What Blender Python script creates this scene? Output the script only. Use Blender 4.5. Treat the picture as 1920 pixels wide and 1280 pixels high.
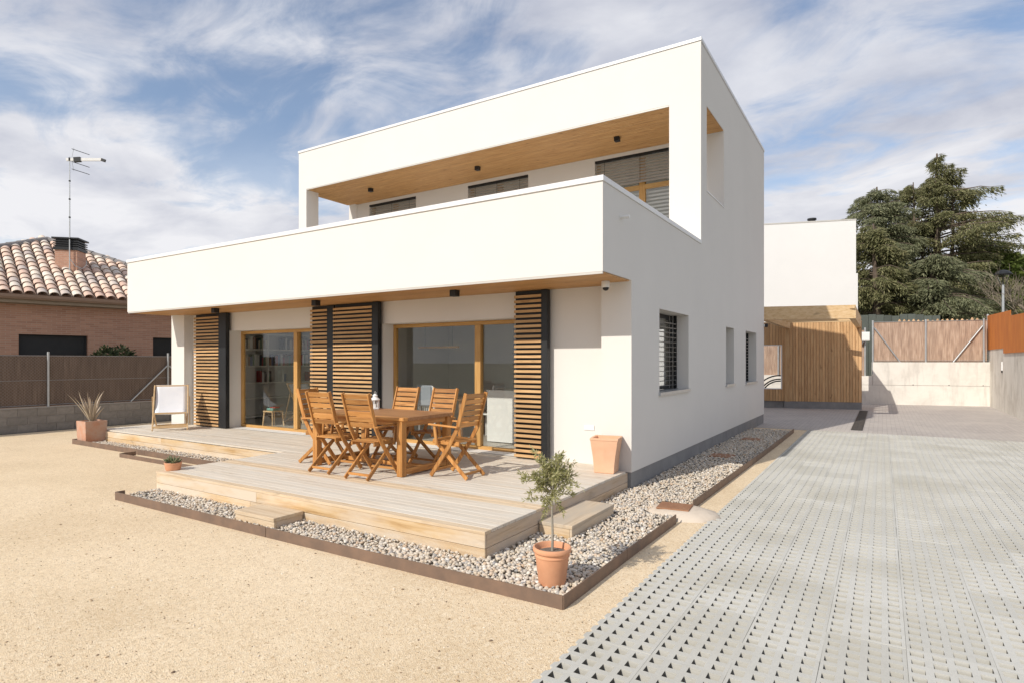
import bpy, bmesh, math, random
import numpy as np
from mathutils import Vector, Matrix, Euler
random.seed(7); np.random.seed(7)
R = math.radians
S = bpy.context.scene
C = S.collection
for o in list(bpy.data.objects): bpy.data.objects.remove(o)

# ------------------------------------------------------------------ camera
cam_d = bpy.data.cameras.new('camera'); cam = bpy.data.objects.new('camera', cam_d); C.objects.link(cam)
cam.location = (0, 0, 1.73); cam.rotation_euler = (R(90), 0, R(32.0))
cam_d.sensor_width = 36; cam_d.lens = 1111.5/1920*36; cam_d.shift_y = 37/1920
cam_d.clip_start = 0.05; cam_d.clip_end = 3000
S.camera = cam

# ------------------------------------------------------------------ light
SUN_L = Vector((0.335, 1.343, -1.0))
EL = math.atan2(1.0, math.hypot(0.335, 1.343)); AZ = math.atan2(-0.335, -1.343)
world = bpy.data.worlds.new('World'); S.world = world; world.use_nodes = True
SKY_STRENGTH = 0.11
def build_world():
    nt = world.node_tree; nt.nodes.clear(); N = nt.nodes.new; L = nt.links.new
    out = N('ShaderNodeOutputWorld'); bg = N('ShaderNodeBackground'); bg.inputs[1].default_value = SKY_STRENGTH
    sky = N('ShaderNodeTexSky'); sky.sky_type = 'NISHITA'; sky.sun_disc = False
    sky.sun_elevation = EL; sky.sun_rotation = AZ % (2*math.pi); sky.air_density = 1.0; sky.dust_density = 0.6; sky.ozone_density = 1.6
    tc = N('ShaderNodeTexCoord'); sep = N('ShaderNodeSeparateXYZ'); L(tc.outputs['Generated'], sep.inputs[0])
    zz = N('ShaderNodeMath'); zz.operation = 'MAXIMUM'; L(sep.outputs[2], zz.inputs[0]); zz.inputs[1].default_value = 0.0
    za = N('ShaderNodeMath'); za.operation = 'ADD'; L(zz.outputs[0], za.inputs[0]); za.inputs[1].default_value = 0.16
    px = N('ShaderNodeMath'); px.operation = 'DIVIDE'; L(sep.outputs[0], px.inputs[0]); L(za.outputs[0], px.inputs[1])
    py = N('ShaderNodeMath'); py.operation = 'DIVIDE'; L(sep.outputs[1], py.inputs[0]); L(za.outputs[0], py.inputs[1])
    comb = N('ShaderNodeCombineXYZ'); L(px.outputs[0], comb.inputs[0]); L(py.outputs[0], comb.inputs[1])
    def noise(scale, detail, rough, dist, rot, sx, sy, loc):
        m = N('ShaderNodeMapping'); m.inputs['Location'].default_value = loc; m.inputs['Rotation'].default_value = (0, 0, rot); m.inputs['Scale'].default_value = (sx, sy, 1)
        L(comb.outputs[0], m.inputs[0])
        n = N('ShaderNodeTexNoise'); n.inputs['Scale'].default_value = scale; n.inputs['Detail'].default_value = detail
        n.inputs['Roughness'].default_value = rough; n.inputs['Distortion'].default_value = dist
        L(m.outputs[0], n.inputs['Vector']); return n.outputs['Fac']
    a = noise(1.5, 6, 0.55, 0.4, R(20), 0.75, 1.0, (3.1, 1.7, 0))
    b = noise(4.2, 10, 0.62, 0.7, R(35), 0.65, 1.0, (7.7, 2.2, 0))
    mx = N('ShaderNodeMath'); mx.operation = 'MULTIPLY_ADD'; L(b, mx.inputs[0]); mx.inputs[1].default_value = 0.62; L(a, mx.inputs[2])
    mr = N('ShaderNodeMapRange'); mr.interpolation_type = 'SMOOTHSTEP'; L(mx.outputs[0], mr.inputs[0]); mr.inputs[1].default_value = 0.62; mr.inputs[2].default_value = 0.90
    mr.inputs[3].default_value = 0.12; mr.inputs[4].default_value = 0.93
    # more veil near the horizon
    hz = N('ShaderNodeMapRange'); L(zz.outputs[0], hz.inputs[0]); hz.inputs[1].default_value = 0.0; hz.inputs[2].default_value = 0.36; hz.inputs[3].default_value = 0.78; hz.inputs[4].default_value = 0.0
    ad = N('ShaderNodeMath'); ad.operation = 'ADD'; ad.use_clamp = True; L(mr.outputs[0], ad.inputs[0]); L(hz.outputs[0], ad.inputs[1])
    c = noise(2.2, 7, 0.55, 0.3, R(10), 0.8, 1.0, (1.3, 9.2, 0))
    cr = N('ShaderNodeMapRange'); L(c, cr.inputs[0]); cr.inputs[1].default_value = 0.3; cr.inputs[2].default_value = 0.7; cr.inputs[3].default_value = 0.0; cr.inputs[4].default_value = 1.0
    cc = N('ShaderNodeMix'); cc.data_type = 'RGBA'; pass
    k = 0.95/SKY_STRENGTH
    cb = N('ShaderNodeMath'); cb.operation = 'ADD'; cb.use_clamp = True; L(cr.outputs[0], cb.inputs[0]); L(hz.outputs[0], cb.inputs[1])
    cc.inputs[6].default_value = (0.335*k, 0.36*k, 0.445*k, 1); cc.inputs[7].default_value = (0.68*k, 0.68*k, 0.705*k, 1)
    L(cb.outputs[0], cc.inputs[0])
    mix = N('ShaderNodeMix'); mix.data_type = 'RGBA'; L(ad.outputs[0], mix.inputs[0]); L(sky.outputs[0], mix.inputs[6]); L(cc.outputs[2], mix.inputs[7])
    L(mix.outputs[2], bg.inputs[0]); L(bg.outputs[0], out.inputs[0])
build_world()
sun_d = bpy.data.lights.new('sun', 'SUN'); sun = bpy.data.objects.new('sun', sun_d); C.objects.link(sun)
sun_d.energy = 2.85; sun_d.angle = R(0.5); sun_d.color = (1.0, 0.935, 0.835)
sun.rotation_euler = SUN_L.to_track_quat('-Z', 'Y').to_euler(); sun.location = (-10, -30, 30)
vs = S.view_settings; vs.view_transform = 'Standard'; vs.look = 'None'; vs.gamma = 1; vs.exposure = 0.45; vs.use_curve_mapping = False

# ------------------------------------------------------------------ materials
def new_mat(name):
    m = bpy.data.materials.new(name); m.use_nodes = True; nt = m.node_tree
    return m, nt, nt.nodes['Principled BSDF']
def lin(c): return (c[0], c[1], c[2], 1)
def coords(nt, scale=(1, 1, 1), space='Object', rot=(0, 0, 0)):
    t = nt.nodes.new('ShaderNodeTexCoord'); m = nt.nodes.new('ShaderNodeMapping'); m.inputs['Scale'].default_value = scale; m.inputs['Rotation'].default_value = rot
    if space == 'World':
        g = nt.nodes.new('ShaderNodeNewGeometry'); nt.links.new(g.outputs['Position'], m.inputs[0])
    else: nt.links.new(t.outputs[space], m.inputs[0])
    return m.outputs[0]
def noise(nt, vec, scale, detail=4, rough=0.55, dist=0):
    n = nt.nodes.new('ShaderNodeTexNoise'); n.inputs['Scale'].default_value = scale; n.inputs['Detail'].default_value = detail
    n.inputs['Roughness'].default_value = rough; n.inputs['Distortion'].default_value = dist; nt.links.new(vec, n.inputs['Vector']); return n.outputs['Fac']
def ramp(nt, fac, stops):
    r = nt.nodes.new('ShaderNodeValToRGB'); e = r.color_ramp.elements
    while len(e) < len(stops): e.new(0.5)
    for i, (p, c) in enumerate(stops): e[i].position = p; e[i].color = lin(c)
    nt.links.new(fac, r.inputs[0]); return r.outputs[0]
def mixc(nt, fac, a, b, mode='MIX'):
    m = nt.nodes.new('ShaderNodeMix'); m.data_type = 'RGBA'; m.blend_type = mode
    for s, v in ((0, fac), (6, a), (7, b)):
        if hasattr(v, 'is_output'): nt.links.new(v, m.inputs[s])
        else: m.inputs[s].default_value = v if s == 0 else lin(v)
    return m.outputs[2]
def maprange(nt, v, a, b, c, d):
    m = nt.nodes.new('ShaderNodeMapRange'); nt.links.new(v, m.inputs[0])
    for i, x in enumerate((a, b, c, d)): m.inputs[i+1].default_value = x
    return m.outputs[0]
def bump(nt, b, height, strength=0.3, dist=0.01):
    n = nt.nodes.new('ShaderNodeBump'); n.inputs['Strength'].default_value = strength; n.inputs['Distance'].default_value = dist
    nt.links.new(height, n.inputs['Height']); nt.links.new(n.outputs[0], b.inputs['Normal'])
def rnd_scale(nt, col, amount, island=False):
    if island:
        g = nt.nodes.new('ShaderNodeNewGeometry'); r = g.outputs['Random Per Island']
    else:
        g = nt.nodes.new('ShaderNodeObjectInfo'); r = g.outputs['Random']
    v = maprange(nt, r, 0, 1, 1-amount, 1+amount)
    c = nt.nodes.new('ShaderNodeCombineColor')
    for i in range(3): nt.links.new(v, c.inputs[i])
    return mixc(nt, 1.0, col, c.outputs[0], 'MULTIPLY')
def plain(name, col, rough=0.6, metal=0.0, col2=None, scale=6, bmp=None, rnd=0, spec=0.5, space='Object', stretch=(1, 1, 1), island=False):
    m, nt, b = new_mat(name); v = coords(nt, stretch, space)
    c2 = col2 or tuple(x*0.86 for x in col)
    f = noise(nt, v, scale, 6, 0.6)
    col_o = ramp(nt, f, [(0.3, c2), (0.7, col)])
    if rnd: col_o = rnd_scale(nt, col_o, rnd, island)
    nt.links.new(col_o, b.inputs['Base Color']); b.inputs['Roughness'].default_value = rough; b.inputs['Metallic'].default_value = metal
    b.inputs['Specular IOR Level'].default_value = spec
    if bmp: bump(nt, b, noise(nt, v, bmp[0], 5, 0.6), bmp[1], bmp[2] if len(bmp) > 2 else 0.004)
    return m
def wood(name, dark, mid, light, axis, rough=0.6, rnd=0.12, knots=0.5, scale=1.0, weather=None, spec=0.35):
    """planks with grain along `axis`; every board (object) gets its own offset and tone"""
    m, nt, b = new_mat(name)
    t = nt.nodes.new('ShaderNodeTexCoord'); oi = nt.nodes.new('ShaderNodeObjectInfo')
    vm = nt.nodes.new('ShaderNodeVectorMath'); vm.operation = 'MULTIPLY_ADD'
    cx = nt.nodes.new('ShaderNodeCombineXYZ')
    for i in range(3): nt.links.new(oi.outputs['Random'], cx.inputs[i])
    nt.links.new(cx.outputs[0], vm.inputs[0]); vm.inputs[1].default_value = (37, 53, 71); nt.links.new(t.outputs['Object'], vm.inputs[2])
    mp = nt.nodes.new('ShaderNodeMapping'); sc = [22*scale]*3; sc[axis] = 1.3*scale; mp.inputs['Scale'].default_value = sc
    nt.links.new(vm.outputs[0], mp.inputs[0])
    g = noise(nt, mp.outputs[0], 1.6, 6, 0.62, 0.6)
    col = ramp(nt, g, [(0.28, dark), (0.5, mid), (0.74, light)])
    mp2 = nt.nodes.new('ShaderNodeMapping'); sc2 = [7*scale]*3; sc2[axis] = 2.4*scale; mp2.inputs['Scale'].default_value = sc2; nt.links.new(vm.outputs[0], mp2.inputs[0])
    kn = noise(nt, mp2.outputs[0], 1.5, 2, 0.4, 0.2)
    kf = maprange(nt, kn, 0.68, 0.76, 0, knots)
    col = mixc(nt, kf, col, tuple(x*0.45 for x in dark))
    if weather:
        mp3 = nt.nodes.new('ShaderNodeMapping'); sc3 = [3*scale]*3; sc3[axis] = 0.7*scale; mp3.inputs['Scale'].default_value = sc3; nt.links.new(vm.outputs[0], mp3.inputs[0])
        wf = maprange(nt, noise(nt, mp3.outputs[0], 1.4, 5, 0.6), 0.40, 0.62, 0, 1)
        col = mixc(nt, wf, col, weather)
    col = rnd_scale(nt, col, rnd)
    nt.links.new(col, b.inputs['Base Color']); b.inputs['Roughness'].default_value = rough; b.inputs['Specular IOR Level'].default_value = spec
    bump(nt, b, g, 0.25, 0.003)
    return m
def stucco(name, col):
    m, nt, b = new_mat(name); v = coords(nt, (1, 1, 1), 'World')
    f = noise(nt, v, 0.9, 6, 0.6); col_o = ramp(nt, f, [(0.3, tuple(x*0.965 for x in col)), (0.7, col)])
    nt.links.new(col_o, b.inputs['Base Color']); b.inputs['Roughness'].default_value = 0.9; b.inputs['Specular IOR Level'].default_value = 0.15
    bump(nt, b, noise(nt, v, 160, 4, 0.6), 0.18, 0.002); return m

M = {}
M['stucco'] = stucco('stucco', (0.72, 0.698, 0.662))
M['stucco_far'] = stucco('stucco_far', (0.76, 0.755, 0.74))
M['coping'] = plain('coping', (0.78, 0.78, 0.78), 0.35, 0.0, (0.74, 0.74, 0.74), 3)
M['plinth'] = plain('plinth', (0.27, 0.27, 0.27), 0.8, 0, (0.20, 0.20, 0.205), 3, (60, 0.3))
M['deck'] = wood('deck', (0.50, 0.425, 0.335), (0.64, 0.565, 0.465), (0.71, 0.645, 0.55), 0, 0.75, 0.04, 0.35, 1.0, (0.65, 0.60, 0.52))
M['deck_fresh'] = wood('deck_fresh', (0.48, 0.35, 0.22), (0.63, 0.495, 0.34), (0.69, 0.57, 0.42), 0, 0.7, 0.08, 0.4)
M['fascia'] = wood('fascia', (0.42, 0.25, 0.105), (0.61, 0.425, 0.225), (0.69, 0.535, 0.34), 0, 0.7, 0.10, 0.7, 0.8, (0.66, 0.56, 0.44))
M['fascia_y'] = wood('fascia_y', (0.42, 0.29, 0.17), (0.60, 0.45, 0.30), (0.68, 0.54, 0.39), 1, 0.75, 0.08, 0.5, 0.8, (0.54, 0.45, 0.36))
M['step_y'] = wood('step_y', (0.44, 0.32, 0.20), (0.62, 0.49, 0.34), (0.69, 0.57, 0.43), 1, 0.75, 0.08, 0.3, 0.8, (0.50, 0.43, 0.34))
M['soffit'] = wood('soffit', (0.32, 0.155, 0.052), (0.49, 0.27, 0.105), (0.58, 0.355, 0.16), 0, 0.55, 0.07, 0.55, 1.0)
M['slat_x'] = wood('slat_x', (0.34, 0.19, 0.085), (0.52, 0.325, 0.155), (0.61, 0.415, 0.22), 0, 0.6, 0.16, 0.3)
M['frame_x'] = wood('frame_x', (0.40, 0.205, 0.06), (0.53, 0.30, 0.10), (0.60, 0.37, 0.145), 0, 0.45, 0.05, 0.15)
M['frame_z'] = wood('frame_z', (0.40, 0.205, 0.06), (0.53, 0.30, 0.10), (0.60, 0.37, 0.145), 2, 0.45, 0.05, 0.15)
for i, ax in enumerate('xyz'):
    M['teak_'+ax] = wood('teak_'+ax, (0.27, 0.105, 0.026), (0.45, 0.21, 0.062), (0.57, 0.31, 0.11), i, 0.42, 0.22, 0.25)
    M['pine_'+ax] = wood('pine_'+ax, (0.50, 0.32, 0.15), (0.64, 0.45, 0.25), (0.70, 0.53, 0.33), i, 0.6, 0.05, 0.5, 0.6)
M['table_top'] = wood('table_top', (0.25, 0.12, 0.05), (0.36, 0.185, 0.085), (0.44, 0.245, 0.12), 0, 0.5, 0.10, 0.2)
M['larch_z'] = wood('larch_z', (0.42, 0.235, 0.11), (0.57, 0.35, 0.175), (0.66, 0.45, 0.245), 2, 0.6, 0.14, 0.5)
M['anthracite'] = plain('anthracite', (0.022, 0.024, 0.026), 0.45, 0.3, (0.018, 0.019, 0.021), 4)
M['grate'] = plain('grate', (0.075, 0.065, 0.058), 0.6, 0.2, (0.055, 0.05, 0.045), 5)
M['black'] = plain('black', (0.012, 0.012, 0.013), 0.5)
M['blind'] = plain('blind', (0.55, 0.53, 0.49), 0.5, 0.1, (0.51, 0.49, 0.455), 4)
M['blind_pale'] = plain('blind_pale', (0.52, 0.50, 0.48), 0.4, 0.3, (0.48, 0.46, 0.44), 4)
M['alu'] = plain('alu', (0.55, 0.57, 0.58), 0.35, 0.7, (0.48, 0.50, 0.51), 5)
M['galv'] = plain('galv', (0.50, 0.52, 0.53), 0.45, 0.55, (0.40, 0.42, 0.43), 18)
M['white_paint'] = plain('white_paint', (0.80, 0.80, 0.78), 0.4, 0, (0.76, 0.76, 0.75), 4)
M['white_cloth'] = plain('white_cloth', (0.80, 0.81, 0.84), 0.9, 0, (0.74, 0.76, 0.80), 5, (300, 0.25))
M['terracotta'] = plain('terracotta', (0.70, 0.36, 0.205), 0.8, 0, (0.62, 0.30, 0.165), 9, (70, 0.15))
M['terracotta_pale'] = plain('terracotta_pale', (0.74, 0.46, 0.30), 0.85, 0, (0.68, 0.40, 0.25), 4, (70, 0.15))
M['terracotta_old'] = plain('terracotta_old', (0.52, 0.24, 0.14), 0.85, 0, (0.50, 0.36, 0.28), 7, (70, 0.2))
M['soil'] = plain('soil', (0.10, 0.07, 0.05), 0.95, 0, (0.22, 0.19, 0.16), 60, (90, 0.6))
M['corten'] = plain('corten', (0.66, 0.22, 0.03), 0.85, 0.0, (0.52, 0.145, 0.022), 2.5, (40, 0.15), stretch=(1, 1, 0.35))
M['edging'] = plain('edging', (0.23, 0.15, 0.105), 0.6, 0.15, (0.15, 0.105, 0.08), 5, (30, 0.15))
M['rust_lid'] = plain('rust_lid', (0.34, 0.18, 0.10), 0.8, 0.1, (0.26, 0.12, 0.06), 8, (120, 0.3))
M['concrete'] = None
M['bark'] = plain('bark', (0.16, 0.12, 0.09), 0.95, 0, (0.09, 0.07, 0.055), 9, (14, 0.7, 0.03), stretch=(1, 1, 0.3))
M['bark_pale'] = plain('bark_pale', (0.26, 0.22, 0.17), 0.95, 0, (0.18, 0.15, 0.11), 9)
M['olive_bark'] = plain('olive_bark', (0.34, 0.31, 0.26), 0.9, 0, (0.24, 0.22, 0.18), 25, (60, 0.3))
M['gutter'] = plain('gutter', (0.30, 0.20, 0.14), 0.5, 0.2, (0.26, 0.17, 0.12), 5)
M['eave_board'] = plain('eave_board', (0.36, 0.29, 0.22), 0.8, 0, (0.30, 0.24, 0.18), 5)
M['interior_wall'] = plain('interior_wall', (0.80, 0.78, 0.73), 0.9, 0, (0.77, 0.75, 0.70), 2)
M['interior_grey'] = plain('interior_grey', (0.36, 0.34, 0.32), 0.9, 0, (0.20, 0.19, 0.18), 2)
M['interior_floor'] = plain('interior_floor', (0.50, 0.46, 0.40), 0.4, 0, (0.46, 0.42, 0.37), 2)
M['dark_cloth'] = plain('dark_cloth', (0.05, 0.05, 0.055), 0.9)
M['plastic_white'] = plain('plastic_white', (0.78, 0.78, 0.76), 0.35, 0, (0.76, 0.76, 0.74), 3)
M['panel_green'] = plain('panel_green', (0.085, 0.10, 0.085), 0.7, 0, (0.07, 0.08, 0.07), 3, rnd=0.2)
M['log'] = plain('log', (0.55, 0.36, 0.20), 0.8, 0, (0.45, 0.28, 0.15), 8, rnd=0.2)

def mat_concrete(name, col, stain, sc=1.2):
    m, nt, b = new_mat(name); v = coords(nt, (1, 1, 1), 'World')
    f = noise(nt, v, sc, 7, 0.65, 0.4); c = ramp(nt, f, [(0.30, stain), (0.52, col), (0.75, tuple(min(1, x*1.06) for x in col))])
    vs_ = coords(nt, (2.2, 2.2, 0.35), 'World'); f2 = maprange(nt, noise(nt, vs_, 2.0, 6, 0.65), 0.50, 0.74, 0, 0.65)
    c = mixc(nt, f2, c, tuple(x*0.72 for x in stain))
    nt.links.new(c, b.inputs['Base Color']); b.inputs['Roughness'].default_value = 0.85
    bump(nt, b, noise(nt, v, 35, 6, 0.6), 0.25, 0.006); return m
M['concrete'] = mat_concrete('concrete', (0.74, 0.705, 0.645), (0.62, 0.585, 0.53))
M['concrete_old'] = mat_concrete('concrete_old', (0.74, 0.70, 0.63), (0.54, 0.49, 0.42), 0.9)
M['block'] = plain('block', (0.26, 0.24, 0.22), 0.9, 0, (0.20, 0.185, 0.17), 12, (60, 0.5), rnd=0.10)
M['mortar'] = plain('mortar', (0.33, 0.31, 0.28), 0.95, 0, (0.27, 0.25, 0.23), 20)
M['collar'] = mat_concrete('collar', (0.62, 0.53, 0.43), (0.50, 0.42, 0.33), 3)

def mat_sand():
    m, nt, b = new_mat('sand'); v = coords(nt, (1, 1, 1), 'World')
    big = noise(nt, v, 0.55, 5, 0.55); c = ramp(nt, big, [(0.3, (0.68, 0.53, 0.345)), (0.52, (0.785, 0.63, 0.43)), (0.75, (0.84, 0.69, 0.49))])
    med = noise(nt, v, 9, 6, 0.7); c = mixc(nt, maprange(nt, med, 0.45, 0.75, 0, 0.35), c, (0.59, 0.44, 0.27))
    gr = nt.nodes.new('ShaderNodeTexVoronoi'); gr.inputs['Scale'].default_value = 130; nt.links.new(v, gr.inputs['Vector'])
    g2 = nt.nodes.new('ShaderNodeTexVoronoi'); g2.inputs['Scale'].default_value = 52; nt.links.new(v, g2.inputs['Vector']); s2 = nt.nodes.new('ShaderNodeSeparateColor'); nt.links.new(g2.outputs['Color'], s2.inputs[0])
    c = mixc(nt, maprange(nt, s2.outputs[0], 0.55, 1.0, 0, 0.35), c, (0.50, 0.36, 0.22)); c = mixc(nt, maprange(nt, s2.outputs[1], 0.6, 1.0, 0, 0.4), c, (0.90, 0.78, 0.60))
    sepc = nt.nodes.new('ShaderNodeSeparateColor'); nt.links.new(gr.outputs['Color'], sepc.inputs[0])
    c = mixc(nt, maprange(nt, sepc.outputs[0], 0.80, 0.98, 0, 0.55), c, (0.34, 0.23, 0.13))
    c = mixc(nt, maprange(nt, sepc.outputs[1], 0.80, 0.98, 0, 0.65), c, (0.76, 0.66, 0.50))
    nt.links.new(c, b.inputs['Base Color']); b.inputs['Roughness'].default_value = 0.95; b.inputs['Specular IOR Level'].default_value = 0.1
    h = nt.nodes.new('ShaderNodeMath'); h.operation = 'MULTIPLY_ADD'; nt.links.new(med, h.inputs[0]); h.inputs[1].default_value = 1.2
    nt.links.new(gr.outputs['Distance'], h.inputs[2]); bump(nt, b, h.outputs[0], 0.42, 0.010)
    return m
M['sand'] = mat_sand()
def mat_pebble():
    m, nt, b = new_mat('pebble'); g = nt.nodes.new('ShaderNodeNewGeometry')
    c = ramp(nt, g.outputs['Random Per Island'], [(0.0, (0.27, 0.27, 0.275)), (0.12, (0.45, 0.41, 0.36)), (0.35, (0.63, 0.56, 0.46)), (0.58, (0.56, 0.46, 0.34)), (0.75, (0.72, 0.67, 0.59)), (0.90, (0.54, 0.39, 0.26)), (1.0, (0.78, 0.75, 0.70))])
    v = coords(nt, (1, 1, 1), 'World'); f = noise(nt, v, 45, 4, 0.6)
    c = mixc(nt, maprange(nt, f, 0.45, 0.75, 0, 0.25), c, (0.42, 0.36, 0.30))
    nt.links.new(c, b.inputs['Base Color']); b.inputs['Roughness'].default_value = 0.65; return m
M['pebble'] = mat_pebble()
M['gravel_bed'] = plain('gravel_bed', (0.30, 0.26, 0.21), 0.95, 0, (0.18, 0.16, 0.13), 40, (60, 0.8, 0.02), space='World')
def mat_paver():
    m, nt, b = new_mat('paver'); v = coords(nt, (1, 1, 1), 'World')
    # per-slab tone from the slab's own grid cell
    sn = nt.nodes.new('ShaderNodeVectorMath'); sn.operation = 'SNAP'; sn.inputs[1].default_value = (0.424, 0.44, 10)
    of = nt.nodes.new('ShaderNodeVectorMath'); of.operation = 'ADD'; of.inputs[1].default_value = (1.575+0.424*20, 20*0.44-2.06, 0)
    nt.links.new(v, of.inputs[0]); nt.links.new(of.outputs[0], sn.inputs[0])
    wn = nt.nodes.new('ShaderNodeTexWhiteNoise'); nt.links.new(sn.outputs[0], wn.inputs['Vector'])
    c = ramp(nt, wn.outputs['Value'], [(0.0, (0.50, 0.49, 0.445)), (0.5, (0.54, 0.53, 0.485)), (1.0, (0.575, 0.565, 0.52))])
    big = noise(nt, v, 0.8, 5, 0.6, 0.5); c = mixc(nt, maprange(nt, big, 0.47, 0.70, 0, 0.75), c, (0.43, 0.41, 0.35))
    fine = noise(nt, v, 30, 5, 0.7); c = mixc(nt, maprange(nt, fine, 0.5, 0.8, 0, 0.35), c, (0.36, 0.35, 0.32))
    nt.links.new(c, b.inputs['Base Color']); b.inputs['Roughness'].default_value = 0.85; bump(nt, b, noise(nt, v, 120, 4, 0.6), 0.3, 0.003); return m
M['paver'] = mat_paver()
M['paver_fill'] = plain('paver_fill', (0.16, 0.14, 0.11), 0.95, 0, (0.09, 0.08, 0.06), 25, (150, 0.5, 0.005), space='World')
M['paver_pit_shade'] = plain('paver_pit_shade', (0.125, 0.115, 0.095), 0.95, 0, (0.08, 0.072, 0.06), 20, space='World')  # shade of the pit flanks and ramp, painted in as a darker colour
def mat_brickpave():
    m, nt, b = new_mat('paving'); v = coords(nt, (1, 1, 1), 'World', (0, 0, R(90)))
    t = nt.nodes.new('ShaderNodeTexBrick'); nt.links.new(v, t.inputs['Vector'])
    t.inputs['Scale'].default_value = 1; t.inputs['Brick Width'].default_value = 0.2; t.inputs['Row Height'].default_value = 0.1; t.inputs['Mortar Size'].default_value = 0.004
    t.inputs['Color1'].default_value = lin((0.46, 0.42, 0.385)); t.inputs['Color2'].default_value = lin((0.40, 0.365, 0.34)); t.inputs['Mortar'].default_value = lin((0.29, 0.26, 0.235))
    c = mixc(nt, maprange(nt, noise(nt, v, 0.7, 5, 0.6), 0.4, 0.7, 0, 0.5), t.outputs['Color'], (0.55, 0.505, 0.45))
    nt.links.new(c, b.inputs['Base Color']); b.inputs['Roughness'].default_value = 0.85; bump(nt, b, t.outputs['Fac'], -0.4, 0.004); return m
M['paving'] = mat_brickpave()
def swz(nt, vec, a, b_):
    s = nt.nodes.new('ShaderNodeSeparateXYZ'); nt.links.new(vec, s.inputs[0]); c = nt.nodes.new('ShaderNodeCombineXYZ')
    nt.links.new(s.outputs[a], c.inputs[0]); nt.links.new(s.outputs[b_], c.inputs[1]); return c.outputs[0]
def mat_brick():
    m, nt, b = new_mat('brick'); v0 = coords(nt)
    s = nt.nodes.new('ShaderNodeSeparateXYZ'); nt.links.new(v0, s.inputs[0]); ad = nt.nodes.new('ShaderNodeMath'); ad.operation = 'ADD'
    nt.links.new(s.outputs[0], ad.inputs[0]); nt.links.new(s.outputs[1], ad.inputs[1]); cb = nt.nodes.new('ShaderNodeCombineXYZ')
    nt.links.new(ad.outputs[0], cb.inputs[0]); nt.links.new(s.outputs[2], cb.inputs[1]); v = cb.outputs[0]
    t = nt.nodes.new('ShaderNodeTexBrick'); nt.links.new(v, t.inputs['Vector']); t.inputs['Scale'].default_value = 1
    t.inputs['Brick Width'].default_value = 0.24; t.inputs['Row Height'].default_value = 0.062; t.inputs['Mortar Size'].default_value = 0.006
    t.inputs['Color1'].default_value = lin((0.52, 0.29, 0.20)); t.inputs['Color2'].default_value = lin((0.40, 0.21, 0.145)); t.inputs['Mortar'].default_value = lin((0.48, 0.36, 0.28))
    c = mixc(nt, maprange(nt, noise(nt, v0, 1.5, 5, 0.6), 0.4, 0.7, 0, 0.3), t.outputs['Color'], (0.45, 0.27, 0.19))
    nt.links.new(c, b.inputs['Base Color']); b.inputs['Roughness'].default_value = 0.9; bump(nt, b, t.outputs['Fac'], -0.4, 0.006); return m
M['brick'] = mat_brick()
def mat_tile():
    m, nt, b = new_mat('roof_tile'); oi = nt.nodes.new('ShaderNodeObjectInfo')
    c = ramp(nt, oi.outputs['Random'], [(0.0, (0.62, 0.43, 0.34)), (0.22, (0.72, 0.53, 0.42)), (0.5, (0.75, 0.58, 0.46)), (0.75, (0.80, 0.71, 0.60)), (0.88, (0.46, 0.39, 0.36)), (1.0, (0.78, 0.70, 0.60))])
    v = coords(nt); c = mixc(nt, maprange(nt, noise(nt, v, 9, 5, 0.6), 0.45, 0.75, 0, 0.45), c, (0.44, 0.33, 0.26))
    nt.links.new(c, b.inputs['Base Color']); b.inputs['Roughness'].default_value = 0.9; bump(nt, b, noise(nt, v, 40, 4, 0.6), 0.3, 0.005); return m
M['roof_tile'] = mat_tile()
M['ridge_tile'] = plain('ridge_tile', (0.27, 0.25, 0.24), 0.9, 0, (0.18, 0.17, 0.165), 6, rnd=0.2)
M['pan_tile'] = plain('pan_tile', (0.44, 0.30, 0.22), 0.95, 0, (0.36, 0.25, 0.18), 6)
def mat_reed(name, c1, c2, c3, hor, freq, wire):
    m, nt, b = new_mat(name); v = coords(nt)
    p = swz(nt, v, hor, 2)
    mp = nt.nodes.new('ShaderNodeMapping'); mp.inputs['Scale'].default_value = (freq, 1.6, 1); nt.links.new(p, mp.inputs[0])
    f = noise(nt, mp.outputs[0], 1.0, 5, 0.7); c = ramp(nt, f, [(0.3, c1), (0.5, c2), (0.72, c3)])
    mpb = nt.nodes.new('ShaderNodeMapping'); mpb.inputs['Scale'].default_value = (5, 0.7, 1); nt.links.new(p, mpb.inputs[0])
    c = mixc(nt, maprange(nt, noise(nt, mpb.outputs[0], 1.0, 4, 0.6), 0.45, 0.7, 0, 0.5), c, c1)
    # chain link wires: two diagonal line families
    def diag(sign):
        w = nt.nodes.new('ShaderNodeTexWave'); w.wave_type = 'BANDS'; w.bands_direction = 'X'; w.inputs['Scale'].default_value = 6.0
        r = nt.nodes.new('ShaderNodeMapping'); r.inputs['Rotation'].default_value = (0, 0, sign*R(45)); nt.links.new(p, r.inputs[0]); nt.links.new(r.outputs[0], w.inputs['Vector'])
        return maprange(nt, w.outputs['Fac'], 0.90, 0.97, 0, 1)
    mxm = nt.nodes.new('ShaderNodeMath'); mxm.operation = 'MAXIMUM'; nt.links.new(diag(1), mxm.inputs[0]); nt.links.new(diag(-1), mxm.inputs[1])
    fm = nt.nodes.new('ShaderNodeMath'); fm.operation = 'MULTIPLY'; nt.links.new(mxm.outputs[0], fm.inputs[0]); fm.inputs[1].default_value = wire
    c = mixc(nt, fm.outputs[0], c, (0.40, 0.39, 0.37))
    nt.links.new(c, b.inputs['Base Color']); b.inputs['Roughness'].default_value = 0.9; bump(nt, b, f, 0.7, 0.02); return m
M['reed_dark'] = mat_reed('reed_dark', (0.075, 0.05, 0.038), (0.13, 0.09, 0.068), (0.19, 0.14, 0.11), 1, 42, 0.20)
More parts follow.
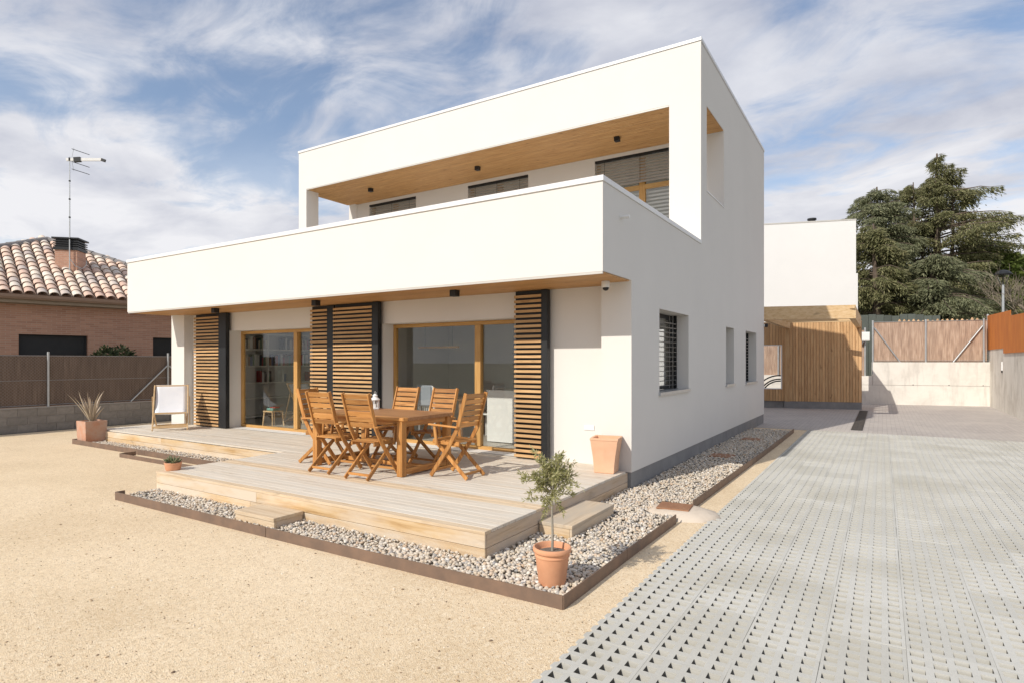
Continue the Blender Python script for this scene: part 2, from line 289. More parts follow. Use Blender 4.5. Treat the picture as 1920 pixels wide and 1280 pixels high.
M['reed_light'] = mat_reed('reed_light', (0.20, 0.115, 0.075), (0.44, 0.29, 0.20), (0.66, 0.50, 0.38), 0, 20, 0.45)
def mat_leaf(name, cols, rough=0.6, tr=0.34):
    m, nt, b = new_mat(name); g = nt.nodes.new('ShaderNodeNewGeometry')
    c = ramp(nt, g.outputs['Random Per Island'], [(i/(len(cols)-1), x) for i, x in enumerate(cols)])
    nt.links.new(c, b.inputs['Base Color']); b.inputs['Roughness'].default_value = rough; b.inputs['Specular IOR Level'].default_value = 0.25
    t = nt.nodes.new('ShaderNodeBsdfTranslucent'); nt.links.new(c, t.inputs[0]); mx = nt.nodes.new('ShaderNodeMixShader'); mx.inputs[0].default_value = tr
    nt.links.new(b.outputs[0], mx.inputs[1]); nt.links.new(t.outputs[0], mx.inputs[2]); nt.links.new(mx.outputs[0], nt.nodes['Material Output'].inputs[0]); return m
M['cedar_leaf'] = mat_leaf('cedar_leaf', [(0.14, 0.15, 0.066), (0.21, 0.215, 0.10), (0.28, 0.275, 0.14), (0.35, 0.32, 0.17)])
M['cedar_blue'] = mat_leaf('cedar_blue', [(0.145, 0.16, 0.088), (0.23, 0.245, 0.14), (0.32, 0.32, 0.19)])
M['dark_leaf'] = mat_leaf('dark_leaf', [(0.030, 0.042, 0.020), (0.050, 0.066, 0.030), (0.075, 0.090, 0.042)])
M['bright_leaf'] = mat_leaf('bright_leaf', [(0.09, 0.13, 0.028), (0.13, 0.17, 0.04), (0.17, 0.21, 0.055)])
M['olive_leaf'] = mat_leaf('olive_leaf', [(0.22, 0.225, 0.075), (0.34, 0.335, 0.14), (0.44, 0.42, 0.21), (0.54, 0.51, 0.31)], 0.5)
M['aloe'] = mat_leaf('aloe', [(0.30, 0.32, 0.22), (0.46, 0.38, 0.28), (0.54, 0.43, 0.33), (0.36, 0.40, 0.30)], 0.5, 0.1)
M['succulent'] = mat_leaf('succulent', [(0.09, 0.13, 0.06), (0.16, 0.20, 0.10), (0.24, 0.20, 0.13)], 0.5, 0.1)
def mat_glass():
    m, nt, b = new_mat('glass'); nt.nodes.remove(b)
    t = nt.nodes.new('ShaderNodeBsdfTransparent'); t.inputs[0].default_value = (0.965, 0.975, 0.968, 1)
    g = nt.nodes.new('ShaderNodeBsdfGlossy'); g.inputs['Roughness'].default_value = 0.01; g.inputs[0].default_value = (0.9, 0.92, 0.92, 1)
    lw = nt.nodes.new('ShaderNodeLayerWeight'); lw.inputs[0].default_value = 0.5; pw = nt.nodes.new('ShaderNodeMath'); pw.operation = 'POWER'; nt.links.new(lw.outputs['Facing'], pw.inputs[0]); pw.inputs[1].default_value = 4.5
    f = nt.nodes.new('ShaderNodeMath'); f.operation = 'MULTIPLY_ADD'; nt.links.new(pw.outputs[0], f.inputs[0]); f.inputs[1].default_value = 0.9; f.inputs[2].default_value = 0.045; mx = nt.nodes.new('ShaderNodeMixShader')
    nt.links.new(f.outputs[0], mx.inputs[0]); nt.links.new(t.outputs[0], mx.inputs[1]); nt.links.new(g.outputs[0], mx.inputs[2]); nt.links.new(mx.outputs[0], nt.nodes['Material Output'].inputs[0]); return m
M['glass'] = mat_glass()

# ------------------------------------------------------------------ mesh helpers
class MB:
    def __init__(s): s.v = []; s.f = []
    def quad(s, *p):
        n = len(s.v); s.v += [tuple(q) for q in p]; s.f.append(tuple(range(n, n+len(p)))); return s
    def box(s, x0, y0, z0, x1, y1, z1, bev=0.0):
        if bev and min(abs(x1-x0), abs(y1-y0), abs(z1-z0)) > 2.2*bev:
            bm = bmesh.new(); bmesh.ops.create_cube(bm, size=1)
            for v in bm.verts: v.co = Vector(((x0+x1)/2+v.co.x*(x1-x0), (y0+y1)/2+v.co.y*(y1-y0), (z0+z1)/2+v.co.z*(z1-z0)))
            bmesh.ops.bevel(bm, geom=bm.edges[:], offset=bev, segments=1, affect='EDGES')
            n = len(s.v); bm.verts.index_update(); s.v += [tuple(v.co) for v in bm.verts]; s.f += [tuple(n+v.index for v in f.verts) for f in bm.faces]; bm.free(); return s
        n = len(s.v)
        s.v += [(x0, y0, z0), (x1, y0, z0), (x1, y1, z0), (x0, y1, z0), (x0, y0, z1), (x1, y0, z1), (x1, y1, z1), (x0, y1, z1)]
        s.f += [tuple(n+i for i in q) for q in ((0, 3, 2, 1), (4, 5, 6, 7), (0, 1, 5, 4), (1, 2, 6, 5), (2, 3, 7, 6), (3, 0, 4, 7))]; return s
    def bar(s, a, b, w, h, up=(0, 0, 1), bev=0.0):
        """rectangular bar from a to b, width w across, height h along `up`"""
        a = Vector(a); b = Vector(b); d = b-a; L = d.length; d.normalize(); u = Vector(up); sx = d.cross(u)
        if sx.length < 1e-4: sx = d.cross(Vector((0, 1, 0)))
        sx.normalize(); u = sx.cross(d).normalized()
        t = MB().box(0, -w/2, -h/2, L, w/2, h/2, bev); n = len(s.v)
        s.v += [tuple(a+d*p[0]+sx*p[1]+u*p[2]) for p in t.v]; s.f += [tuple(n+i for i in q) for q in t.f]; return s
    def tube(s, pts, rad, seg=8, cap=True):
        pts = [Vector(p) for p in pts]; n0 = len(s.v); rr = rad if isinstance(rad, (list, tuple)) else [rad]*len(pts)
        for i, p in enumerate(pts):
            d = (pts[min(i+1, len(pts)-1)]-pts[max(i-1, 0)]).normalized(); a = d.cross(Vector((0.13, 0.21, 0.97)))
            if a.length < 1e-3: a = d.cross(Vector((1, 0, 0)))
            a.normalize(); b = d.cross(a)
            for k in range(seg):
                t = 2*math.pi*k/seg; s.v.append(tuple(p+(a*math.cos(t)+b*math.sin(t))*rr[i]))
        for i in range(len(pts)-1):
            for k in range(seg):
                s.f.append((n0+i*seg+k, n0+i*seg+(k+1) % seg, n0+(i+1)*seg+(k+1) % seg, n0+(i+1)*seg+k))
        if cap: s.f.append(tuple(n0+k for k in reversed(range(seg)))); s.f.append(tuple(n0+(len(pts)-1)*seg+k for k in range(seg)))
        return s
    def lathe(s, prof, c=(0, 0, 0), seg=28, rotz=0.0):
        n0 = len(s.v)
        for r, z in prof:
            for k in range(seg):
                t = 2*math.pi*k/seg+rotz; s.v.append((c[0]+r*math.cos(t), c[1]+r*math.sin(t), c[2]+z))
        for i in range(len(prof)-1):
            for k in range(seg): s.f.append((n0+i*seg+k, n0+i*seg+(k+1) % seg, n0+(i+1)*seg+(k+1) % seg, n0+(i+1)*seg+k))
        s.f.append(tuple(n0+k for k in reversed(range(seg)))); s.f.append(tuple(n0+(len(prof)-1)*seg+k for k in range(seg))); return s
    def cells(s, us, vs_, solid, t0, t1, axis):
        """solid made of rectangular cells in a plane, extruded from t0 to t1 along axis (0 = x, 1 = y); only outer faces"""
        def P(u, v, t): return (t, u, v) if axis == 0 else (u, t, v)
        nu, nv = len(us)-1, len(vs_)-1
        g = [[bool(solid((us[i]+us[i+1])/2, (vs_[j]+vs_[j+1])/2)) for j in range(nv)] for i in range(nu)]
        def at(i, j): return 0 <= i < nu and 0 <= j < nv and g[i][j]
        for i in range(nu):
            for j in range(nv):
                if not g[i][j]: continue
                a, b, c, d = us[i], us[i+1], vs_[j], vs_[j+1]
                for t in (t0, t1): s.quad(P(a, c, t), P(b, c, t), P(b, d, t), P(a, d, t))
                if not at(i-1, j): s.quad(P(a, c, t0), P(a, c, t1), P(a, d, t1), P(a, d, t0))
                if not at(i+1, j): s.quad(P(b, c, t0), P(b, c, t1), P(b, d, t1), P(b, d, t0))
                if not at(i, j-1): s.quad(P(a, c, t0), P(b, c, t0), P(b, c, t1), P(a, c, t1))
                if not at(i, j+1): s.quad(P(a, d, t0), P(b, d, t0), P(b, d, t1), P(a, d, t1))
        return s
    def mesh(s, name, smooth=False, weld=False):
        me = bpy.data.meshes.new(name); me.from_pydata(s.v, [], s.f)
        bm = bmesh.new(); bm.from_mesh(me)
        if weld: bmesh.ops.remove_doubles(bm, verts=bm.verts, dist=1e-5)
        bmesh.ops.recalc_face_normals(bm, faces=bm.faces); bm.to_mesh(me); bm.free()
        if smooth:
            me.polygons.foreach_set('use_smooth', [True]*len(me.polygons))
            me.set_sharp_from_angle(angle=R(40))
        me.update(); return me
LOC = {}
def link(name, me, mat, parent=None):
    o = bpy.data.objects.new(name, me); C.objects.link(o)
    if mat is not None and not me.materials: me.materials.append(mat)
    if parent is not None: o.parent = parent
    return o
def obj(name, mb, mat, parent=None, world=True, smooth=False, weld=False):
    """one mesh object; with world=True its vertices are given in world space and shifted to the (unrotated) parent's frame"""
    if parent is not None and world:
        p = parent; off = Vector((0, 0, 0))
        while p is not None: off += LOC.get(p.name, Vector((0, 0, 0))); p = p.parent
        mb.v = [(x-off.x, y-off.y, z-off.z) for x, y, z in mb.v]
    return link(name, mb.mesh(name, smooth, weld), mat, parent)
def obj_c(name, mb, mat, parent):
    """like obj() but with the object's own origin at the middle of its box (so grain and tone differ per piece)"""
    v = np.array(mb.v); c = (v.min(0)+v.max(0))/2
    off = LOC.get(parent.name, Vector((0, 0, 0))) if parent else Vector((0, 0, 0))
    mb.v = [tuple(p) for p in (v-c)]
    o = link(name, mb.mesh(name), mat, parent); o.location = Vector(c)-off; return o
def tag(o, label=None, cat=None, group=None, kind=None):
    if label: o['label'] = label
    if cat: o['category'] = cat
    if group: o['group'] = group
    if kind: o['kind'] = kind
    return o
def thing(name, label, cat, loc=(0, 0, 0), rotz=0.0, group=None):
    o = bpy.data.objects.new(name, None); C.objects.link(o); o.location = loc; o.rotation_euler = (0, 0, rotz); o.empty_display_size = 0.2
    LOC[o.name] = Vector(loc); return tag(o, label, cat, group)
def copy_tree(o, parent=None):
    c = o.copy(); C.objects.link(c)
    if parent is not None: c.parent = parent
    for ch in [x for x in KIDS.get(o.name, [])]: copy_tree(ch, c)
    return c
KIDS = {}
def dup(root, loc, rotz, label=None):
    r = root.copy(); C.objects.link(r); r.location = loc; r.rotation_euler = (0, 0, rotz)
    if label: r['label'] = label
    for ch in list(root.children):
        c = ch.copy(); C.objects.link(c); c.parent = r
        for g in list(ch.children):
            d = g.copy(); C.objects.link(d); d.parent = c
    return r
def struct(name, mb, mat, smooth=False): return tag(obj(name, mb, mat, smooth=smooth), kind='structure')

exec_parts = []
# ================================================================== GROUND
struct('ground', MB().quad((-900, -400, -0.08), (900, -400, -0.08), (900, 1200, -0.08), (-900, 1200, -0.08)), plain('earth', (0.30, 0.26, 0.19), 0.95, 0, (0.20, 0.20, 0.12), 0.3, space='World'))
struct('sand_yard', MB().quad((-17.6, -9, 0), (-1.56, -9, 0), (-1.56, 16.584, 0), (-17.6, 16.584, 0)), M['sand'])

# driveway: concrete lattice slabs on a bed
PX0, PY0, CW, CH = -1.575, 2.06, 0.106, 0.11
def slab_mesh(seed, edge=False):
    rr = random.Random(seed); mb = MB(); fl = {}
    W, H, T = 4*CW, 4*CH, 0.012; g = 0.0008
    for i in range(4):
        for j in range(4):
            x0, x1 = i*CW, (i+1)*CW; y0, y1 = j*CH, (j+1)*CH
            if i == 0: x0 += g
            if i == 3: x1 -= g
            if j == 0: y0 += 0.0003
            if j == 3: y1 -= 0.0003
            a, b = i*CW+0.018+rr.uniform(-0.002, 0.002), i*CW+0.084+rr.uniform(-0.002, 0.002); c, d = j*CH+0.022+rr.uniform(-0.002, 0.002), j*CH+0.087+rr.uniform(-0.002, 0.002); zb = -0.056+rr.uniform(-0.004, 0.004)
            z1 = T
            A, B, Cc, D = (x0, y0, z1), (x1, y0, z1), (x1, y1, z1), (x0, y1, z1)
            k = 0.002
            p, q, r_, s_ = (a, c, z1), (b, c, z1), (b, d, z1), (a, d, z1)
            Rr, Ss = (b-k, d-0.001, zb), (a+k, d-0.001, zb)
            mb.quad(A, B, q, p); mb.quad(B, Cc, r_, q); mb.quad(Cc, D, s_, r_); mb.quad(D, A, p, s_)
            mb.quad(r_, s_, Ss, Rr); n_ = len(mb.f); fl[n_] = fl[n_+1] = fl[n_+2] = 2  # next three faces, both flanks and the ramp, take the painted shade
            mb.quad(q, r_, Rr); mb.quad(s_, p, Ss); mb.quad(p, q, Rr, Ss)
    X0, X1, Y0, Y1 = g, W-g, 0.0003, H-0.0003
    if edge:
        for j in range(4): mb.quad((-0.020, j*CH+0.016, T), (0.0012, j*CH+0.006, T), (0.0012, j*CH+0.088, T), (-0.020, j*CH+0.066, T)).quad((-0.020, j*CH+0.016, T), (-0.020, j*CH+0.066, T), (-0.020, j*CH+0.066, -0.05), (-0.020, j*CH+0.016, -0.05)).quad((-0.020, j*CH+0.016, T), (0.0012, j*CH+0.006, T), (0.0012, j*CH+0.006, -0.05), (-0.020, j*CH+0.016, -0.05)).quad((-0.020, j*CH+0.066, T), (0.0012, j*CH+0.088, T), (0.0012, j*CH+0.088, -0.05), (-0.020, j*CH+0.066, -0.05))
    for a, b in (((X0, Y0), (X1, Y0)), ((X1, Y0), (X1, Y1)), ((X1, Y1), (X0, Y1)), ((X0, Y1), (X0, Y0))):
        mb.quad((a[0], a[1], -0.05), (b[0], b[1], -0.05), (b[0], b[1], T), (a[0], a[1], T))
    return mb, fl
drive = struct('driveway', MB().quad((PX0+0.02, -4, -0.072), (3.5, -4, -0.072), (3.5, 16.7, -0.072), (PX0+0.02, 16.7, -0.072)), M['gravel_bed'])
protos = []
for k in range(5):
    mb, fl = slab_mesh(k, k == 4); me = bpy.data.meshes.new('paver'); me.from_pydata(mb.v, [], mb.f); me.materials.append(M['paver']); me.materials.append(M['paver_fill']); me.materials.append(M['paver_pit_shade'])
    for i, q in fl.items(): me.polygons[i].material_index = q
    me.update(); protos.append((me, mb, fl))
cells = []
camp = Vector((0, 0))
for ix in range(0, 12):
    for iy in range(0, 33):
        x = PX0+ix*4*CW; y = PY0+iy*4*CH-(0.0 if ix else 0)
        cx, cy = x+2*CW, y+2*CH
        if cy > 16.5: continue
        dep = -math.sin(R(32))*cx+math.cos(R(32))*cy; lat = math.cos(R(32))*cx+math.sin(R(32))*cy
        dep = max(dep, 0.3); u = 960+1111.5*lat/dep; v = 677+1111.5*1.73/dep
        vis = -150 < u < 2010 and v < 1420
        cells.append((0 if vis else 1, cx*cx+cy*cy, x, y))
cells.sort()
rest = MB(); rest_fl = []
for n, (vis, d, x, y) in enumerate(cells):
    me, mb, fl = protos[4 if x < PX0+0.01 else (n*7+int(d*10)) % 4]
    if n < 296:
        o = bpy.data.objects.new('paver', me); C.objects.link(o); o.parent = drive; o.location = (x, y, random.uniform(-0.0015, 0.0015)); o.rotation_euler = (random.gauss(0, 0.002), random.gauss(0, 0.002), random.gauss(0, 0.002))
    else:
        b0 = len(rest.v); f0 = len(rest.f); dz = random.uniform(-0.0015, 0.0015)
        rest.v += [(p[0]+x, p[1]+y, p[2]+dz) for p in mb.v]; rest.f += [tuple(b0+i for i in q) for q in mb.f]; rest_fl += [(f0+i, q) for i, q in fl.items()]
me = bpy.data.meshes.new('far_pavers'); me.from_pydata(rest.v, [], rest.f); me.materials.append(M['paver']); me.materials.append(M['paver_fill']); me.materials.append(M['paver_pit_shade'])
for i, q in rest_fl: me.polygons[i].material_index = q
me.update(); o = bpy.data.objects.new('far_pavers', me); C.objects.link(o); o.parent = drive; o['kind'] = 'stuff'
struct('paved_court', MB().quad((-12, 16.585, 0.004), (3.6, 16.585, 0.004), (3.6, 34, 0.004), (-12, 34, 0.004)), M['paving'])
# drain channel across the court
dr = thing('drain_channel', 'dark slotted drain channel set in the paved court near the timber wall', 'drain', (-0.55, 20.6, 0))
obj('channel_frame', MB().box(-0.68, 17.2, 0.0, -0.42, 24.2, 0.010), M['anthracite'], dr)
for k in range(46):
    obj('grate_bar', MB().box(-0.66, 17.25+k*0.15, 0.010, -0.44, 17.25+k*0.15+0.10, 0.016), M['grate'], dr)

# ================================================================== HOUSE
XL, XR = -14.03, -2.82
house = thing('modern_house', 'white two storey house with wood soffits, long balcony and side windows', 'house', ((XL+XR)/2, 12, 0))
HB = lambda name, mb, mat: obj(name, mb, mat, house)
W1 = (8.66, 10.23, 1.24, 2.51); W2 = (13.10, 13.90, 1.215, 2.46); W3 = (15.24, 16.68, 1.19, 2.47); WU = (11.47, 12.90, 4.93, 6.555)
def inside(w, y, z): return w[0] < y < w[1] and w[2] < z < w[3]
def right_solid(y, z):
    for w in (W1, W2, W3, WU):
        if inside(w, y, z): return False
    if y < 7.5: return z > 2.80 and z < 3.87
    if y < 11.05: return z < 3.87
    return True
ys = sorted({6.55, 7.5, 11.05, 17.87, *W1[:2], *W2[:2], *W3[:2], *WU[:2]}); zs = sorted({0.26, 2.80, 3.87, 7.60, *W1[2:], *W2[2:], *W3[2:], *WU[2:]})
HB('side_wall', MB().cells(ys, zs, right_solid, XR-0.43, XR, 0), M['stucco'])
def left_solid(y, z):
    if 11.47 < y < 12.92 and 3.4 < z < 6.555: return False
    if y < 7.5: return z > 2.80 and z < 3.87
    if y < 11.05: return z < 3.87
    return True
HB('side_wall', MB().cells(sorted({6.55, 7.5, 11.05, 11.47, 12.92, 17.87}), sorted({0.26, 2.80, 3.4, 3.87, 6.555, 7.60}), left_solid, XL, XL+0.32, 0), M['stucco'])
HB('corner_pier', MB().box(XL+0.32, 7.5, 0.26, -13.5, 7.70, 2.80), M['stucco'])
LW = (-12.08, -8.35, 0.29, 2.39); RW = (-7.52, -4.55, 0.29, 2.39)
HB('front_wall', MB().cells(sorted({-13.71, -3.25, LW[0], LW[1], RW[0], RW[1]}), [0.26, 0.29, 2.39, 2.80], lambda x, z: not (inside(LW, x, z) or inside(RW, x, z)), 7.70, 8.06, 1), M['stucco'])
HB('balcony_parapet', MB().box(XL+0.32, 6.55, 2.80, XR-0.43, 6.75, 3.87), M['stucco'])
HB('parapet_drip', MB().box(XL+0.02, 6.552, 2.770, XR-0.004, 6.575, 2.799), M['blind'])
HB('balcony_floor', MB().box(XL+0.32, 6.75, 2.83, XR-0.43, 17.499, 3.02), M['interior_wall'])
for nm, x0, x1 in (('coping', XL-0.015, XR+0.015),): HB(nm, MB().box(x0, 6.53, 3.872, x1, 6.78, 3.94, 0.004), M['coping'])
HB('coping', MB().box(XR-0.45, 6.78, 3.872, XR+0.015, 11.046, 3.94, 0.004), M['coping'])
HB('coping', MB().box(XL-0.015, 6.78, 3.872, XL+0.34, 11.046, 3.94, 0.004), M['coping'])
# upper storey
HB('upper_front_wall', MB().cells([-13.71, -3.41, -3.25], [3.02, 6.556, 7.60], lambda x, z: z > 6.556 or x > -3.41, 11.05, 11.47, 1), M['stucco'])
B1 = (-13.2, -11.34); B2 = (-9.5, -7.61); B3 = (-5.78, -3.55)
def log_solid(x, z):
    for b in (B1, B2, B3):
        if b[0] < x < b[1] and z < 6.45: return False
    return True
HB('loggia_wall', MB().cells(sorted({-13.71, -3.25, *B1, *B2, *B3}), [3.02, 6.45, 6.62], log_solid, 12.95, 13.25, 1), M['stucco'])
HB('roof', MB().box(XL+0.32, 11.47, 7.15, XR-0.43, 17.5, 7.40), M['concrete'])
HB('rear_wall', MB().cells([-13.71, -13.0, -9.6, -8.3, -4.2, -3.25], [0.26, 0.35, 2.7, 3.3, 5.6, 7.60], lambda x, z: not ((-13 < x < -9.6 or -8.3 < x < -4.2) and (0.35 < z < 2.7 or 3.3 < z < 5.6)), 17.5, 17.87, 1), M['stucco'])  # rear openings are unseen, added to let sky light into the rooms
for a in ((XL-0.02, 11.03, XR+0.012, 11.49), (XR-0.45, 11.49, XR+0.012, 17.89), (XL-0.02, 11.49, XL+0.34, 17.89), (XL+0.34, 17.5, XR-0.45, 17.89)):
    HB('roof_coping', MB().box(a[0], a[1], 7.604, a[2], a[3], 7.665, 0.004), M['coping'])
HB('coping_shadow_line', MB().box(XR+0.001, 11.049, 7.575, XR+0.006, 17.87, 7.603), M['blind'])  # added grey strip draws the thin shadow line below the side coping
HB('plinth', MB().box(XL+0.012, 7.512, -0.1, XR-0.012, 17.86, 0.258), M['plinth'])
# soffit boards, board by board
for k in range(13):
    y0 = 6.578+k*0.0865; obj_c('soffit_board', MB().box(XL+0.012, y0, 2.778, XR-0.006, min(y0+0.0815, 7.698), 2.797, 0.003) if y0+0.0835 < 7.5 else MB().box(-13.708, y0, 2.778, -3.252, min(y0+0.0815, 7.698), 2.797, 0.003), M['soffit'], house)
HB('loggia_trim', MB().box(-13.705, 11.052, 6.524, -3.415, 11.068, 6.554), M['blind'])
for k in range(21):
    y0 = 11.072+k*0.0895; obj_c('soffit_board', MB().box(XL+0.004, y0, 6.533, XR-0.004, min(y0+0.0845, 12.948), 6.552, 0.004) if 11.472 < y0 and y0+0.0875 < 12.9 else MB().box(-13.708, y0, 6.533, -3.412 if y0 < 11.472 else -3.252, min(y0+0.0845, 12.948), 6.552, 0.004), M['soffit'], house)
# interior shell
HB('floor_slab', MB().box(-13.7, 8.06, 0.262, -3.26, 17.49, 0.285), M['interior_floor'])
HB('inner_wall', MB().box(-9.05, 8.6, 0.286, -8.95, 17.4, 2.76), M['interior_wall'])
HB('inner_wall', MB().box(-8.94, 11.4, 0.286, -7.1, 11.5, 2.76), M['interior_wall'])
HB('inner_wall', MB().box(-6.45, 11.4, 0.286, -5.6, 11.5, 2.76), M['interior_grey'])

def window_front(x0, x1, mulls, nm):
    w = obj(nm, MB().box(x0+0.001, 7.975, 0.30, x0+0.055, 8.045, 2.386), M['frame_z'], house)
    def fr(n, mb, m): 
        off = LOC[house.name]; mb.v = [(a-off.x, b-off.y, c-off.z) for a, b, c in mb.v]; return link(n, mb.mesh(n), m, w)
    fr('frame', MB().box(x1-0.055, 7.975, 0.30, x1-0.001, 8.045, 2.386), M['frame_z'])
    fr('frame', MB().box(x0+0.055, 7.975, 2.325, x1-0.055, 8.045, 2.386), M['frame_x'])
    fr('frame', MB().box(x0+0.055, 7.975, 0.287, x1-0.055, 8.045, 0.345), M['frame_x'])
    xs = [x0+0.055]
    for m in mulls:
        fr('mullion', MB().box(m-0.058, 7.955, 0.345, m+0.058, 8.045, 2.325, 0.003), M['frame_z']); xs += [m-0.058, m+0.058]
    xs.append(x1-0.055)
    for i in range(0, len(xs), 2): fr('pane', MB().box(xs[i], 8.012, 0.346, xs[i+1], 8.018, 2.324), M['glass'])
window_front(LW[0], LW[1], [-10.21], 'sliding_window')
window_front(RW[0], RW[1], [-5.64], 'sliding_window')
HB('threshold', MB().box(LW[0]+0.002, 7.70, 0.262, LW[1]-0.002, 7.974, 0.286), M['pine_x'])
HB('threshold', MB().box(RW[0]+0.002, 7.70, 0.262, RW[1]-0.002, 7.974, 0.286), M['pine_x'])

# side windows: recessed dark unit, venetian slats, sill
def side_window(w, kind):
    y0, y1, z0, z1 = w
    f = HB('side_window', MB().box(XR-0.30, y0+0.002, z0+0.03, XR-0.29, y1-0.002, z1-0.002), M['glass'] if kind != 'plain' else M['glass'])
    off = LOC[house.name]
    def sub(n, mb, m): mb.v = [(a-off.x, b-off.y, c-off.z) for a, b, c in mb.v]; return link(n, mb.mesh(n), m, f)
    sub('frame', MB().box(XR-0.33, y0+0.002, z0+0.03, XR-0.288, y0+0.06, z1-0.002).box(XR-0.33, y1-0.06, z0+0.03, XR-0.288, y1-0.002, z1-0.002).box(XR-0.33, y0+0.06, z1-0.07, XR-0.288, y1-0.06, z1-0.002).box(XR-0.33, y0+0.06, z0+0.03, XR-0.288, y1-0.06, z0+0.09), M['anthracite'])
    if kind == 'blind':
        sub('frame', MB().box(XR-0.345, (y0+y1)/2-0.05, z0+0.09, XR-0.288, (y0+y1)/2+0.05, z1-0.07), M['frame_z'])
        sub('guide_rail', MB().box(XR-0.245, y1-0.045, z0+0.03, XR-0.20, y1-0.004, z1-0.003), M['anthracite'])
        sub('guide_rail', MB().box(XR-0.245, y0+0.004, z0+0.03, XR-0.20, y0+0.045, z1-0.003), M['anthracite'])
        n = int((z1-z0-0.1)/0.079)
        me = None
        for k in range(n):
            mb = MB(); pr = [(-0.038, 0.007), (-0.02, 0.0), (0.0, -0.002), (0.02, 0.001), (0.038, 0.010)]
            for a, b in zip(pr[:-1], pr[1:]): mb.quad((a[0], y0+0.048, a[1]), (b[0], y0+0.048, b[1]), (b[0], y1-0.048, b[1]), (a[0], y1-0.048, a[1]))
            if me is None: me = mb.mesh('slat', True)
            o = link('slat', me, M['blind_pale'], f); o.location = Vector((XR-0.222, 0, z0+0.09+k*0.079))-off
        sub('cord', MB().tube([(XR-0.222, y0+0.35, z0+0.05), (XR-0.222, y0+0.35, z1-0.01)], 0.003, 5).tube([(XR-0.222, y1-0.35, z0+0.05), (XR-0.222, y1-0.35, z1-0.01)], 0.003, 5), M['blind'])
    sub('sill', MB().box(XR-0.285, y0+0.002, z0+0.001, XR, y1-0.002, z0+0.028).box(XR, y0-0.03, z0-0.022, XR+0.035, y1+0.03, z0+0.028), M['alu'])
side_window(W1, 'blind'); side_window(W3, 'blind'); side_window(W2, 'plain')
HB('opening_sill', MB().box(XR-0.42, WU[0]+0.002, WU[2]+0.001, XR+0.015, WU[1]-0.002, WU[2]+0.02), M['coping'])

# loggia windows with venetian blinds
def loggia_window(b, drop, inner=False):
    x0, x1 = b; off = LOC[house.name]
    f = HB('loggia_window', MB().box(x0+0.07, 13.12, 3.1, x1-0.07, 13.126, 6.4), M['glass'])
    def sub(n, mb, m): mb.v = [(a-off.x, b_-off.y, c-off.z) for a, b_, c in mb.v]; return link(n, mb.mesh(n), m, f)
    mid = (x0+x1)/2
    for a, c in ((x0+0.002, x0+0.07), (mid-0.07, mid+0.07), (x1-0.07, x1-0.002)): sub('frame', MB().box(a, 13.08, 3.04, c, 13.16, 6.445), M['frame_z'])
    sub('frame', MB().box(x0+0.07, 13.08, 5.66, mid-0.07, 13.16, 5.76).box(mid+0.07, 13.08, 5.66, x1-0.07, 13.16, 5.76), M['frame_x'])
    sub('blind_box', MB().box(x0+0.004, 12.952, 6.40, x1-0.004, 13.03, 6.448), M['anthracite'])
    me = None; z = 6.36
    while z > drop:
        if me is None: me = MB().quad((x0+0.01, 0.022, 0.034), (x1-0.01, 0.022, 0.034), (x1-0.01, 0.004, 0.004), (x0+0.01, 0.004, 0.004)).quad((x0+0.01, 0.004, 0.004), (x1-0.01, 0.004, 0.004), (x1-0.01, -0.022, -0.034), (x0+0.01, -0.022, -0.034)).mesh('slat', True)
        o = link('slat', me, M['blind'], f); o.location = Vector((0, 12.99, z))-off
        o.rotation_euler = (R(-25), 0, 0) if False else (0, 0, 0)
        z -= 0.068 if z > 5.86 else 0.075
    if inner:
        me2 = MB().quad((x0+0.09, -0.012, -0.024), (x1-0.09, -0.012, -0.024), (x1-0.09, 0.012, 0.024), (x0+0.09, 0.012, 0.024)).mesh('inner_slat'); z = 5.6
        while z > 4.3:
            o = link('inner_slat', me2, M['white_paint'], f); o.location = Vector((0, 13.21, z))-off; z -= 0.085
    for xx in (x0+0.25, mid, x1-0.25): sub('cord', MB().tube([(xx, 12.945, drop), (xx, 12.945, 6.4)], 0.004, 5), M['anthracite'])
loggia_window(B1, 5.0); loggia_window(B2, 5.0); loggia_window(B3, 5.80, True)
# downlights, spout, socket: part of the house
for p in ((-11.25, 6.87, 2.778), (-8.30, 6.89, 2.778), (-5.37, 6.99, 2.778), (-12.09, 11.92, 6.533), (-8.49, 11.98, 6.533), (-4.83, 11.99, 6.533)):
    d = HB('downlight', MB().box(p[0]-0.055, p[1]-0.055, p[2]-0.095, p[0]+0.055, p[1]+0.055, p[2]-0.001, 0.004), M['black'])
HB('water_spout', MB().tube([(XR-0.02, 7.12, 3.555), (XR+0.12, 7.12, 3.55)], 0.022, 12), M['plastic_white'])
HB('wall_socket', MB().box(-3.60, 7.688, 0.76, -3.44, 7.699, 0.83, 0.002), M['plastic_white'])
cctv = thing('security_camera', 'small white dome security camera under the balcony corner', 'camera', (-3.08, 7.25, 2.777))
obj('camera_base', MB().lathe([(0.052, 0), (0.055, -0.01), (0.055, -0.075), (0.050, -0.085)], (0, 0, 0), 20), M['plastic_white'], cctv, False, True)
obj('camera_dome', MB().lathe([(0.042, -0.085), (0.038, -0.105), (0.026, -0.12), (0.008, -0.127)], (0, 0, 0), 20), M['black'], cctv, False, True)

